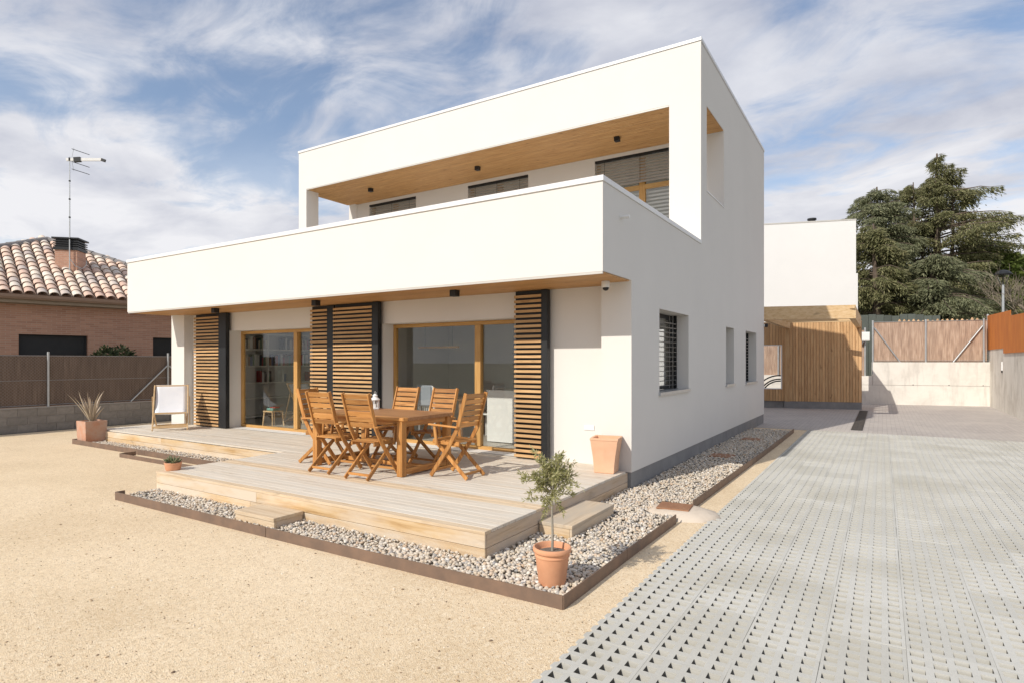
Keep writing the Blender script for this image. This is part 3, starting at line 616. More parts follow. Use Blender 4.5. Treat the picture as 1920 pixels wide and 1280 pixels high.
# sliding slatted shutters
SH = [(-13.22, -11.99, 'slatted timber shutter in black frame at the left end, behind the deck chair', -12.26),
      (-9.33, -8.66, 'narrow slatted timber shutter half hidden behind its neighbour left of the table lantern', -8.85),
      (-8.64, -7.49, 'wide slatted timber shutter in black frame directly left of the dining room window', -7.64),
      (-4.69, -4.12, 'slatted timber shutter in black frame next to the blank white wall, behind the olive', -4.22)]
for n, (x0, x1, lab, px_) in enumerate(SH):
    yoff = 7.60 if n != 1 else 7.645
    t = thing('slatted_shutter', lab, 'shutter', ((x0+x1)/2, yoff, 0.29), 0, 'sliding shutters of the terrace')
    obj('frame', MB().box(px_, yoff-0.045, 0.29, x1, yoff+0.045, 2.77, 0.003).box(x0-0.002, yoff+0.012, 0.29, x0+0.03, yoff+0.045, 2.77).box(x0+0.03, yoff+0.012, 0.29, px_-0.002, yoff+0.045, 0.33).box(x0+0.03, yoff+0.012, 2.72, px_-0.002, yoff+0.045, 2.77), M['anthracite'], t)
    obj('backing', MB().box(x0+0.031, yoff+0.018, 0.331, px_-0.003, yoff+0.024, 2.719), M['black'], t)  # black sheet added to stand in for shade in the slat gaps
    ns = 33
    me = None
    for k in range(ns):
        z = 0.31+k*(2.43/ns)
        if me is None: me = MB().box(x0-px_+0.003, -0.025, 0, -0.003, 0.012, 0.040, 0.003).mesh('slat')
        o = link('slat', me, M['slat_x'], t); o.location = Vector((px_, yoff-0.02+random.uniform(-0.001, 0.001), z+random.uniform(-0.002, 0.002)))-LOC[t.name]

# ================================================================== DECK
deck = thing('timber_deck', 'long stepped timber terrace deck with pale boards in front of the house', 'deck', (-8, 6.5, 0))
DT, DX0, DX1, DY0 = 0.28, -8.16, -2.87, 4.16
fresh = {0, 9, 35, 1}
def deck_row(y0, y1, x0, x1, mat):
    cuts = [x0]; 
    L = x1-x0; n = max(1, round(L/3.6)); st = random.uniform(-0.9, 0.9)
    for i in range(1, n): cuts.append(x0+L*i/n+st)
    cuts.append(x1)
    for a, b in zip(cuts[:-1], cuts[1:]):
        dz = random.uniform(-0.0015, 0.0015); obj_c('deck_board', MB().box(a+0.0015, y0, DT-0.028+dz, b-0.0015, y1, DT+dz, 0.0018), mat, deck)
r = 0; y = DY0
while y < 7.69:
    y1 = min(y+0.0958, 7.695); mat = M['deck_fresh'] if r in (0, 9, 10) else M['deck']
    x0 = DX0 if y < 6.09 else -14.30
    x1 = DX1
    if y1 > 7.498: x1 = -3.254; x0 = -13.496
    deck_row(y, y1, x0, x1, mat); y += 0.099; r += 1
def fascia(y_or_x, a, b, zs_, axis, mat, cuts=()):
    for (z0, z1) in zs_:
        pts = [a]+sorted(c+random.uniform(-0.2, 0.2) for c in cuts)+[b]
        for p, q in zip(pts[:-1], pts[1:]):
            if axis == 'x': obj_c('fascia_board', MB().box(p+0.001, y_or_x, z0, q-0.001, y_or_x+0.026, z1, 0.003), mat, deck)
            else: obj_c('fascia_board', MB().box(y_or_x-0.026, p+0.001, z0, y_or_x, q-0.001, z1, 0.003), mat, deck)
ZF = ((0.132, 0.2505), (0.006, 0.128))
fascia(DY0+0.004, DX0+0.004, DX1-0.004, ZF, 'x', M['fascia'], (-6.05,))
fascia(DX1-0.004, DY0+0.032, 7.505, ZF, 'y', M['fascia_y'])
fascia(DX0+0.030, DY0+0.032, 6.09, ZF, 'y', M['fascia_y'])
fascia(6.094, -14.296, DX0-0.002, ZF, 'x', M['fascia'], (-11.6,))
fascia(-14.27, 6.125, 7.69, ZF, 'y', M['fascia_y'])
obj('deck_core', MB().box(DX0+0.06, DY0+0.06, 0.01, DX1-0.06, 7.48, 0.245).box(-14.2, 6.15, 0.01, DX0+0.05, 7.48, 0.245), M['black'], deck)
st = thing('timber_step', 'pale timber block step in the gravel at the front of the deck', 'step', (-5.52, 3.98, 0), 0, 'timber steps up to the deck')
obj_c('tread', MB().box(-5.86, 3.79, 0.112, -5.20, 4.155, 0.15, 0.003), M['deck_fresh'], st)
obj_c('side_board', MB().box(-5.855, 3.80, 0.0, -5.205, 3.83, 0.110, 0.002), M['deck_fresh'], st)
obj_c('side_board', MB().box(-5.235, 3.832, 0.0, -5.207, 4.15, 0.110, 0.002), M['fascia_y'], st)
st = thing('timber_step', 'grey timber block step in the gravel at the right side of the deck', 'step', (-2.68, 5.6, 0), 0, 'timber steps up to the deck')
obj_c('tread', MB().box(-2.865, 5.08, 0.13, -2.50, 6.12, 0.165, 0.003), M['step_y'], st)
obj_c('side_board', MB().box(-2.53, 5.085, 0.0, -2.505, 6.115, 0.128, 0.002), M['step_y'], st)
obj_c('side_board', MB().box(-2.86, 5.085, 0.0, -2.532, 5.11, 0.128, 0.002), M['fascia'], st)

# ================================================================== STEEL EDGING AND GRAVEL
def edging(pts, label, h=0.10, group='rusty steel edging strips'):
    c = pts[len(pts)//2]; t = thing('steel_edging', label, 'edging', (c[0], c[1], 0), 0, group)
    for a, b in zip(pts[:-1], pts[1:]):
        d = (Vector((*b, 0))-Vector((*a, 0))).normalized()*0.004
        obj('strip', MB().bar((a[0]+d.x, a[1]+d.y, h/2-0.02), (b[0]-d.x, b[1]-d.y, h/2-0.02), 0.008, h+0.04), M['edging'], t)
edging([(-8.15, 3.78), (-8.155, 3.665), (-5.15, 3.668), (-1.885, 3.69), (-1.885, 4.9), (-1.87, 6.30)], 'brown steel edging round the gravel at the front corner of the deck')
edging([(-1.885, 7.02), (-1.845, 10.9), (-1.83, 13.5), (-1.83, 15.9)], 'brown steel edging strip running along the gravel beside the house wall')
edging([(-14.46, 6.05), (-14.47, 5.68), (-11.5, 5.66), (-8.17, 5.62)], 'brown steel edging of the gravel bed left of the front deck, by the aloe planter')
edging([(-11.72, 5.62), (-11.72, 5.34), (-8.17, 5.34)], 'low steel plate edging in the sand between the aloe planter and the small succulent pot', 0.07)

def ico(sub):
    bm = bmesh.new(); bmesh.ops.create_icosphere(bm, subdivisions=sub, radius=1); bm.verts.index_update()
    v = np.array([x.co[:] for x in bm.verts]); f = np.array([[x.index for x in p.verts] for p in bm.faces]); bm.free(); return v, f
ICO1, ICO2 = ico(1), ico(2)
def pebbles(name, regions, label, dens=720, near=None, excl=()):
    rs = np.random.RandomState(len(name)+len(regions)); V = []; F = []; n0 = 0
    for (x0, y0, x1, y1, zb) in regions:
        n = int((x1-x0)*(y1-y0)*dens); P = np.stack([rs.uniform(x0, x1, n), rs.uniform(y0, y1, n)], 1)
        for p in P:
            if any(a < p[0] < c and b < p[1] < d for a, b, c, d in excl): continue
            dist = math.hypot(p[0], p[1])
            v, f = ICO2 if dist < 5.6 else ICO1
            s = rs.uniform(0.010, 0.0225)*np.array([1, rs.uniform(0.65, 1.0), rs.uniform(0.5, 0.8)])
            q = v*(1+rs.uniform(-0.13, 0.13, (len(v), 1)) * (0.6 if len(v) > 20 else 1))*s
            a = rs.uniform(0, 6.28); b = rs.normal(0, 0.45); ca, sa, cb, sb = math.cos(a), math.sin(a), math.cos(b), math.sin(b)
            q = q @ np.array([[1, 0, 0], [0, cb, sb], [0, -sb, cb]]) @ np.array([[ca, sa, 0], [-sa, ca, 0], [0, 0, 1]])
            V.append(q+np.array([p[0], p[1], zb+rs.uniform(0.0, 0.024)])); F.append(f+n0); n0 += len(v)
    V = np.concatenate(V); F = np.concatenate(F)
    me = bpy.data.meshes.new(name); me.vertices.add(len(V)); me.vertices.foreach_set('co', V.ravel()); me.loops.add(len(F)*3); me.loops.foreach_set('vertex_index', F.ravel())
    me.polygons.add(len(F)); me.polygons.foreach_set('loop_start', np.arange(0, len(F)*3, 3)); me.polygons.foreach_set('loop_total', np.full(len(F), 3))
    me.polygons.foreach_set('use_smooth', np.ones(len(F), bool)); me.update(calc_edges=True); me.validate()
    return tag(link(name, me, M['pebble']), label, 'gravel', kind='stuff')
struct('gravel_bed', MB().quad((-8.14, 3.675, 0.03), (-1.89, 3.695, 0.03), (-1.89, 4.3, 0.03), (-8.14, 4.3, 0.03)).quad((-2.9, 4.3, 0.03), (-1.89, 4.3, 0.03), (-1.85, 15.85, 0.03), (-2.9, 15.85, 0.03)).quad((-14.46, 5.68, 0.03), (-8.17, 5.63, 0.03), (-8.17, 6.2, 0.03), (-14.46, 6.2, 0.03)), M['gravel_bed'])
mh_ex = (-2.25, 6.42, -1.7, 7.02)
stp_ex = (-5.86, 3.79, -5.2, 4.16)
pebbles('front_gravel', [(-8.12, 3.705, -2.88, 4.17, 0.035), (-2.88, 3.725, -1.925, 4.4, 0.035)], 'pale river pebbles between the front of the deck and steel edging', 1750, excl=(stp_ex,))
pebbles('side_gravel', [(-2.86, 4.4, -1.925, 7.5, 0.035)], 'pale river pebbles beside the right end of the deck', 1600, excl=(mh_ex, (-2.86, 5.1, -2.5, 6.12)))
pebbles('wall_gravel', [(-2.82, 7.5, -1.92, 10.5, 0.035), (-2.82, 10.5, -1.885, 15.85, 0.035)], 'pale river pebbles along the foot of the side wall', 1200, excl=(mh_ex,))
pebbles('left_gravel', [(-14.40, 5.70, -8.19, 6.10, 0.035)], 'pale river pebbles below the left part of the deck', 1400)
# manholes
mh = thing('manhole_cover', 'rusty square drain cover with concrete collar at the gap in the steel edging', 'manhole', (-2.0, 6.72, 0), R(6))
mbm = MB().lathe([(0.44, 0.0), (0.40, 0.035), (0.30, 0.062), (0.235, 0.072)], (0.05, 0, 0), 14)
mbm.v = [(x*random.uniform(0.93, 1.05), y*0.80*random.uniform(0.93, 1.05), z) for x, y, z in mbm.v]
obj('concrete_collar', mbm, M['collar'], mh, False, True)
obj('lid', MB().box(-0.19, -0.15, 0.068, 0.17, 0.16, 0.086, 0.004), M['rust_lid'], mh, False)
for (x, y), l in (((-2.43, 10.95), 'flat rusty drain cover in the shaded gravel by the first side window'), ((-2.39, 13.6), 'flat rusty drain cover in the shaded gravel under the narrow side window')):
    t = thing('manhole_cover', l, 'manhole', (x, y, 0)); obj('frame', MB().box(-0.20, -0.22, 0.03, 0.20, 0.22, 0.056), M['rust_lid'], t, False); obj('lid', MB().box(-0.17, -0.19, 0.057, 0.17, 0.19, 0.064, 0.003), M['rust_lid'], t, False)
# ================================================================== FURNITURE
def make_chair(label):
    t = thing('folding_armchair', label, 'chair', (0, 0, 0), 0, 'teak folding armchairs round the garden table')
    hw = 0.215
    for s in (-1, 1):
        y = s*hw
        # back stile runs from the top of the back down to the front foot, slightly bent at the seat
        mb = MB(); P = [(-0.285, y, 1.06), (-0.155, y, 0.62), (-0.04, y, 0.42), (0.265, y, 0.012)]
        mb.bar(P[0], P[1], 0.024, 0.052, (1, 0, 0.3), 0.004).bar((-0.16, y, 0.634), P[2], 0.0238, 0.052, (1, 0, 0.3), 0.003).bar((-0.048, y, 0.434), P[3], 0.0236, 0.052, (1, 0, 0.8), 0.004)
        obj('leg', mb, M['teak_z'], t, False)
        y2 = s*(hw-0.032)
        obj('leg', MB().bar((0.20, y2, 0.435), (-0.275, y2, 0.012), 0.024, 0.048, (1, 0, 0.8), 0.004), M['teak_z'], t, False)
        obj('armrest', MB().bar((-0.185, s*(hw+0.032), 0.645), (0.27, s*(hw+0.032), 0.662), 0.052, 0.022, (0, 0, 1), 0.006), M['teak_x'], t, False)
        obj('arm_support', MB().bar((0.185, s*(hw+0.028), 0.645), (0.145, s*(hw+0.026), 0.405), 0.022, 0.042, (1, 0, 0), 0.003), M['teak_z'], t, False)
        obj('seat_rail', MB().bar((-0.16, s*(hw-0.03), 0.425), (0.255, s*(hw-0.03), 0.440), 0.022, 0.042, (0, 0, 1), 0.003), M['teak_x'], t, False)
    for k in range(6):
        f = (k+0.5)/6; z = 0.625+0.43*f; x = -0.155-0.13*((z-0.62)/0.44)
        obj('back_slat', MB().bar((x+0.002, -hw+0.013, z), (x+0.002, hw-0.013, z), 0.013, 0.060, (-0.28, 0, 0.96), 0.003), M['teak_y'], t, False)
    for k in range(6):
        x = -0.13+k*0.071; obj('seat_slat', MB().bar((x, -hw+0.022, 0.455+0.002*k), (x, hw-0.022, 0.455+0.002*k), 0.056, 0.016, (0, 0, 1), 0.003), M['teak_y'], t, False)
    obj('stretcher', MB().bar((-0.225, -hw+0.045, 0.062), (-0.225, hw-0.045, 0.062), 0.022, 0.030, (0, 0, 1), 0.003), M['teak_y'], t, False)
    obj('stretcher', MB().bar((0.21, -hw+0.012, 0.085), (0.21, hw-0.012, 0.085), 0.022, 0.030, (0, 0, 1), 0.003), M['teak_y'], t, False)
    return t
CH_ = [((-6.20, 5.46), 90, 'teak folding armchair seen from behind, left one of the near pair'),
       ((-5.47, 5.41), 92, 'teak folding armchair seen from behind, right one of the near pair'),
       ((-6.86, 5.83), 14, 'teak folding armchair at the left end of the table, in front of the bookcase window'),
       ((-6.16, 6.58), -90, 'teak folding armchair on the far side of the table, next to the lantern'),
       ((-5.43, 6.57), -91, 'teak folding armchair on the far side of the table, farthest from the lantern'),
       ((-4.57, 6.02), 180, 'teak folding armchair at the right end of the table, in side view')]
c0 = None
for (x, y), rz, lab in CH_:
    if c0 is None: c0 = make_chair(lab); c0.location = (x, y, DT+0.002); c0.rotation_euler = (0, 0, R(rz))
    else: dup(c0, (x, y, DT+0.002), R(rz), lab)
TX0, TX1, TY0, TY1, TZ = -6.78, -5.06, 5.54, 6.56, DT+0.745
tb = thing('garden_table', 'long teak garden table with sled legs on the deck', 'table', ((TX0+TX1)/2, (TY0+TY1)/2, DT))
nb = 9; bw = (TY1-TY0-0.20)/nb
for k in range(nb): obj_c('table_board', MB().box(TX0+0.092, TY0+0.10+k*bw+0.0015, TZ-0.026, TX1-0.092, TY0+0.10+(k+1)*bw-0.0015, TZ, 0.002), M['table_top'], tb)
for y0, y1 in ((TY0, TY0+0.098), (TY1-0.098, TY1)): obj_c('edge_board', MB().box(TX0, y0, TZ-0.045, TX1, y1, TZ+0.001, 0.010), M['teak_x'] if y0 == TY0 else M['table_top'], tb)
for x0, x1 in ((TX0, TX0+0.09), (TX1-0.09, TX1)): obj_c('edge_board', MB().box(x0, TY0+0.10, TZ-0.045, x1, TY1-0.10, TZ, 0.003), M['table_top'], tb)
for x in (TX0+0.07, TX1-0.075):
    for y in (TY0+0.055, TY1-0.055): obj_c('leg', MB().box(x-0.045, y-0.045, DT+0.003, x+0.045, y+0.045, TZ-0.047, 0.004), M['teak_z'], tb)
    obj_c('floor_rail', MB().box(x-0.035, TY0+0.102, DT+0.02, x+0.035, TY1-0.102, DT+0.095, 0.004), M['teak_y'], tb)
    obj_c('apron', MB().box(x-0.02, TY0+0.102, TZ-0.12, x+0.02, TY1-0.102, TZ-0.047, 0.003), M['teak_y'], tb)
obj_c('apron', MB().box(TX0+0.117, TY0+0.04, TZ-0.11, TX1-0.122, TY0+0.07, TZ-0.047, 0.003), M['teak_x'], tb)
obj_c('floor_rail', MB().box(TX0+0.107, (TY0+TY1)/2-0.03, DT+0.03, TX1-0.112, (TY0+TY1)/2+0.03, DT+0.085, 0.003), M['teak_x'], tb)
ln = thing('lantern', 'small white metal lantern with domed top on the garden table', 'lantern', (-6.38, 6.38, TZ+0.001))
obj('base', MB().lathe([(0.068, 0), (0.072, 0.004), (0.072, 0.016), (0.060, 0.024)], seg=6), M['white_paint'], ln, False)
for k in range(6):
    a = k*math.pi/3; obj('post', MB().bar((0.060*math.cos(a), 0.060*math.sin(a), 0.022), (0.058*math.cos(a), 0.058*math.sin(a), 0.135), 0.014, 0.010, (math.cos(a), math.sin(a), 0)), M['white_paint'], ln, False)
obj('candle', MB().lathe([(0.028, 0.024), (0.028, 0.075), (0.004, 0.078)], seg=14), M['white_paint'], ln, False, True)
obj('roof', MB().lathe([(0.072, 0.133), (0.074, 0.142), (0.052, 0.165), (0.034, 0.176), (0.034, 0.192), (0.040, 0.196), (0.030, 0.214), (0.012, 0.224), (0.004, 0.228)], seg=18), M['white_paint'], ln, False, True)
ring = MB(); ring.tube([(0.020*math.cos(t), 0, 0.238+0.020*math.sin(t)) for t in np.linspace(0, 2*math.pi, 15)], 0.0022, 5, False); obj('ring', ring, M['white_paint'], ln, False)

# deck chair
def deck_chair(label, loc, rz, cloth, nm='deck_chair', wd=0.64):
    t = thing(nm, label, 'deck chair', loc, rz); h = wd/2
    for s in (-1, 1):
        y = s*h
        obj('leg', MB().bar((0.30, y, 0.02), (-0.30, y*0.98, 0.93), 0.024, 0.045, (1, 0, 0.6), 0.004), M['pine_z'], t, False)
        y = s*(h-0.035)
        obj('leg', MB().bar((-0.40, y, 0.02), (0.32, y, 0.37), 0.024, 0.042, (0, 0, 1), 0.004), M['pine_x'], t, False)
        y = s*(h+0.027)
        obj('prop', MB().bar((-0.14, y, 0.70), (-0.34, y, 0.08), 0.020, 0.034, (1, 0, 0.4), 0.003), M['pine_z'], t, False)
    obj('crossbar', MB().bar((-0.30, -h, 0.92), (-0.30, h, 0.92), 0.03, 0.03), M['pine_y'], t, False)
    obj('crossbar', MB().bar((0.32, -h+0.02, 0.375), (0.32, h-0.02, 0.375), 0.03, 0.03), M['pine_y'], t, False)
    obj('crossbar', MB().bar((0.262, -h+0.012, 0.085), (0.262, h-0.012, 0.085), 0.028, 0.045), M['pine_y'], t, False)
    obj('crossbar', MB().bar((-0.36, -h+0.05, 0.06), (-0.36, h-0.05, 0.06), 0.028, 0.045), M['pine_y'], t, False)
    mb = MB(); n = 18; m_ = 8; prof = []
    for i in range(n+1):
        f = i/n; x = -0.30+0.62*f; z = 0.94*(1-f)+0.385*f-0.30*math.sin(math.pi*f**0.85)*(0.62+0.38*f); prof.append((x+0.03*math.sin(math.pi*f), z))
    for j in range(m_+1):
        for i in range(n+1):
            y = (-h+0.035)+(2*h-0.07)*j/m_; sag = 0.02*math.sin(math.pi*j/m_)*math.sin(math.pi*i/n); mb.v.append((prof[i][0], y, prof[i][1]-sag))
    for j in range(m_):
        for i in range(n): a = j*(n+1)+i; mb.f.append((a, a+1, a+n+2, a+n+1))
    o = obj('sling', mb, cloth, t, False, True); sm = o.modifiers.new('s', 'SOLIDIFY'); sm.thickness = 0.004
    return t
deck_chair('low wooden deck chair with white canvas sling at the left end of the deck', (-12.86, 6.86, DT+0.002), R(-31), M['white_cloth'])

# ================================================================== POTS AND PLANTS
def leaf_quads(P, D, U, length, width, name, mat, parent=None, bend=0.0):
    """two-triangle pointed leaves: P base, D direction, U side vector"""
    n = len(P); L = length.reshape(-1, 1); W = width.reshape(-1, 1)
    N = np.cross(D, U); N /= np.linalg.norm(N, axis=1, keepdims=True)+1e-9
    a = P; b = P+D*L*0.45+U*W*0.5; c = P+D*L-N*L*bend; d = P+D*L*0.45-U*W*0.5
    V = np.stack([a, b, c, d], 1).reshape(-1, 3)
    me = bpy.data.meshes.new(name); me.vertices.add(4*n); me.vertices.foreach_set('co', V.ravel()); me.loops.add(4*n); me.loops.foreach_set('vertex_index', np.arange(4*n))
    me.polygons.add(n); me.polygons.foreach_set('loop_start', np.arange(0, 4*n, 4)); me.polygons.foreach_set('loop_total', np.full(n, 4)); me.update(calc_edges=True)
    return link(name, me, mat, parent)
def unit(v): return v/(np.linalg.norm(v, axis=-1, keepdims=True)+1e-9)
# olive in a clay pot
pot = thing('clay_pot', 'round terracotta pot with moulded rim holding the young olive tree', 'pot', (-2.13, 3.985, 0.045))
pm = MB(); pm.lathe([(0.098, 0.0), (0.104, 0.01), (0.127, 0.205), (0.128, 0.209), (0.133, 0.213), (0.134, 0.222), (0.130, 0.226), (0.131, 0.240), (0.143, 0.246), (0.147, 0.254), (0.147, 0.272), (0.143, 0.281), (0.134, 0.283), (0.128, 0.276), (0.122, 0.238), (0.02, 0.232)], seg=48)
obj('shell', pm, M['terracotta'], pot, False, True)
obj('soil', MB().lathe([(0.120, 0.236), (0.09, 0.246), (0.03, 0.249)], seg=24), M['soil'], pot, False, True)
ol = thing('olive_tree', 'small round headed young olive tree growing in the terracotta pot', 'tree', (-2.13, 3.985, 0.292))
tr = [(0, 0, -0.05), (0.004, 0.0, 0.12), (-0.003, 0.004, 0.26), (0.0, 0.0, 0.40), (0.006, 0, 0.52), (0.0, 0.01, 0.62)]
obj('trunk', MB().tube(tr, [0.0115, 0.010, 0.0088, 0.0085, 0.007, 0.004], 8), M['olive_bark'], ol, False, True)
rs = np.random.RandomState(5); Pl, Dl = [], []; br = MB()
for k in range(58):
    a = rs.uniform(0, 6.28); el = rs.uniform(-0.55, 1.45); L = rs.uniform(0.115, 0.235)*(1.0+0.22*math.cos(el)); z0 = rs.uniform(0.40, 0.60)
    d = np.array([math.cos(a)*math.cos(el), math.sin(a)*math.cos(el), math.sin(el)]); p0 = np.array([0, 0, z0]); pts = [p0+d*L*f+np.array([0, 0, -0.03*f*f]) for f in (0, 0.35, 0.7, 1.0)]
    br.tube(pts, [0.0035, 0.0028, 0.002, 0.001], 5)
    for i in range(58):
        f = rs.uniform(0.18, 1.0)**0.8; p = p0+d*L*f+np.array([0, 0, -0.03*f*f])+rs.normal(0, 0.006, 3); Pl.append(p); Dl.append(unit(d*0.65+rs.normal(0, 0.75, 3)))
obj('branches', br, M['olive_bark'], ol, False)
Pl = np.array(Pl); Dl = np.array(Dl); U = unit(np.cross(Dl, rs.normal(0, 1, Dl.shape)))
leaf_quads(Pl, Dl, U, rs.uniform(0.026, 0.050, len(Pl)), rs.uniform(0.007, 0.012, len(Pl)), 'crown', M['olive_leaf'], ol)
# twisted square planter
pl = thing('square_planter', 'tall pale terracotta planter tapering to a square foot against the white wall', 'planter', (-3.08, 7.27, DT+0.002))
mb = MB(); rings = []
def sq(hw, z, rot, bul=0.0):
    n0 = len(mb.v); pts = [(-1, -1), (0, -1-bul), (1, -1), (1+bul, 0), (1, 1), (0, 1+bul), (-1, 1), (-1-bul, 0)]
    for x, y in pts: mb.v.append(((x*math.cos(rot)-y*math.sin(rot))*hw, (x*math.sin(rot)+y*math.cos(rot))*hw, z))
    rings.append(n0)
for z, hw in ((0, 0.125), (0.012, 0.13), (0.10, 0.135), (0.22, 0.147), (0.34, 0.165), (0.425, 0.176), (0.432, 0.182), (0.455, 0.182), (0.458, 0.178), (0.456, 0.150), (0.39, 0.145)): sq(hw, z, R(8)+R(10)*z, 0.05*math.sin(z*6))
for a, b in zip(rings[:-1], rings[1:]):
    for k in range(8): mb.f.append((a+k, a+(k+1) % 8, b+(k+1) % 8, b+k))
mb.f.append(tuple(rings[-1]+k for k in range(8))); mb.f.append(tuple(rings[0]+k for k in range(8)))
obj('shell', mb, M['terracotta_pale'], pl, False)
# aloe in square planter
ap = thing('square_planter', 'low cubic terracotta planter holding the aloe by the block wall', 'planter', (-14.17, 5.92, 0.045))
mb = MB(); rings = []
for z, hw in ((0, 0.185), (0.01, 0.19), (0.43, 0.205), (0.44, 0.205), (0.44, 0.175), (0.40, 0.172)): sq(hw, z, 0.0)
for a, b in zip(rings[:-1], rings[1:]):
    for k in range(8): mb.f.append((a+k, a+(k+1) % 8, b+(k+1) % 8, b+k))
mb.f.append(tuple(rings[-1]+k for k in range(8))); mb.f.append(tuple(rings[0]+k for k in range(8)))
obj('shell', mb, M['terracotta_old'], ap, False)
obj('soil', MB().box(-0.172, -0.172, 0.402, 0.172, 0.172, 0.42), M['soil'], ap, False)
def spiky(t, n, lmin, lmax, w, z0, mat, spread, seed, nm='leaf', curl=0.35, up=1.0):
    rs = random.Random(seed)
    for k in range(n):
        a = k*2.4+rs.uniform(-0.3, 0.3); L = rs.uniform(lmin, lmax); el = rs.uniform(*spread); mb = MB(); m = 8
        cu = rs.uniform(-0.1, curl); pts = []
        for i in range(m+1):
            f = i/m; e = el-cu*f*f*2; pts.append((f, e))
        x = 0.02; z = z0; prev = None
        for i in range(m+1):
            f, e = pts[i]; ww = w*(1-f)**0.75*(0.75+0.5*min(1, f*4) if f < 0.25 else 1.25)*0.8+0.0008; th = ww*0.35
            c, s_ = math.cos(a), math.sin(a); nx, nz = -math.sin(e), math.cos(e)
            ring = [(x*c-(-ww)*s_*0.5, x*s_+(-ww)*c*0.5, z+0.25*ww), (x*c-nx*0+nx*th*0-0*s_, x*s_, z-th), (x*c-(ww)*s_*0.5, x*s_+(ww)*c*0.5, z+0.25*ww)]
            n0 = len(mb.v); mb.v += ring
            if prev is not None:
                for q in range(3): mb.f.append((prev+q, prev+(q+1) % 3, n0+(q+1) % 3, n0+q))
            prev = n0; x += L/m*math.cos(e); z += L/m*math.sin(e)
        obj(nm, mb, mat, t, False, True)
al = thing('aloe_plant', 'spiky aloe with long pale leaves in the cubic planter', 'plant', (-14.17, 5.92, 0.465))
spiky(al, 30, 0.36, 0.74, 0.06, -0.02, M['aloe'], (1.0, 1.52), 4, 'leaf', 0.38)
sp = thing('clay_bowl', 'small shallow terracotta pot on the left corner of the deck', 'pot', (-8.06, 4.33, DT+0.002))
obj('shell', MB().lathe([(0.085, 0), (0.09, 0.006), (0.103, 0.082), (0.108, 0.086), (0.108, 0.100), (0.100, 0.102), (0.096, 0.085), (0.02, 0.083)], seg=32), M['terracotta'], sp, False, True)
obj('soil', MB().lathe([(0.095, 0.086), (0.05, 0.094), (0.01, 0.095)], seg=16), M['soil'], sp, False, True)
su = thing('succulent', 'low green succulent in the small terracotta bowl', 'plant', (-8.06, 4.33, DT+0.095))
for i, (dx, dy) in enumerate(((-0.05, -0.02), (0.03, 0.03), (0.06, -0.03))):
    rs_ = random.Random(i)
    for k in range(11):
        a = k*2.4; L = rs_.uniform(0.06, 0.11); e = rs_.uniform(0.35, 1.35); d = Vector((math.cos(a)*math.cos(e), math.sin(a)*math.cos(e), math.sin(e))); p = Vector((dx, dy, 0))
        obj('leaf', MB().tube([p, p+d*L*0.4, p+d*L*0.8, p+d*L], [0.007, 0.013, 0.009, 0.001], 6), M['succulent'], su, False, True)

# ================================================================== LEFT BOUNDARY
FX = -17.7
bw_ = thing('block_wall', 'low grey concrete block wall under the dark reed fence at left', 'wall', (FX, 8, 0))
obj('mortar_core', MB().box(FX-0.19, 3.0, -0.05, FX-0.012, 15.0, 0.575), M['mortar'], bw_)
for r_ in range(3):
    y = 3.0-(0.2 if r_ % 2 else 0.0)
    while y < 14.9:
        a, b = max(3.0, y+0.006), min(15.0, y+0.394); z0 = r_*0.196-0.004
        if b-a > 0.05: obj_c('block', MB().box(FX-0.195, a, z0+0.006, FX+random.uniform(-0.004, 0.003), b, z0+0.19, 0.004), M['block'], bw_)
        y += 0.4
obj('cap', MB().box(FX-0.20, 3.0, 0.580, FX+0.006, 15.0, 0.60), M['mortar'], bw_)
lf = thing('reed_fence', 'dark brown reed and chain link fence on the block wall at left', 'fence', (FX-0.1, 8, 0.6))
o = obj_c('reed_panel', MB().box(FX-0.12, 3.0, 0.62, FX-0.09, 15.0, 1.885), M['reed_dark'], lf)
obj('tension_wire', MB().tube([(FX-0.085, 3.0, 1.87), (FX-0.085, 15, 1.87)], 0.004, 5).tube([(FX-0.085, 3.0, 1.26), (FX-0.085, 15, 1.26)], 0.003, 5).tube([(FX-0.085, 3.0, 0.65), (FX-0.085, 15, 0.65)], 0.004, 5), M['galv'], lf)
for y in (3.52, 6.45, 9.39, 12.3): obj('post', MB().tube([(FX-0.055, y, 0.5), (FX-0.055, y, 1.97)], 0.026, 12), M['galv'], lf, smooth=True)
for y0, y1 in ((9.36, 8.37), (9.42, 10.4)): obj('brace', MB().tube([(FX-0.045, y0, 1.60), (FX-0.045, y1, 0.62)], 0.02, 10), M['galv'], lf, smooth=True)

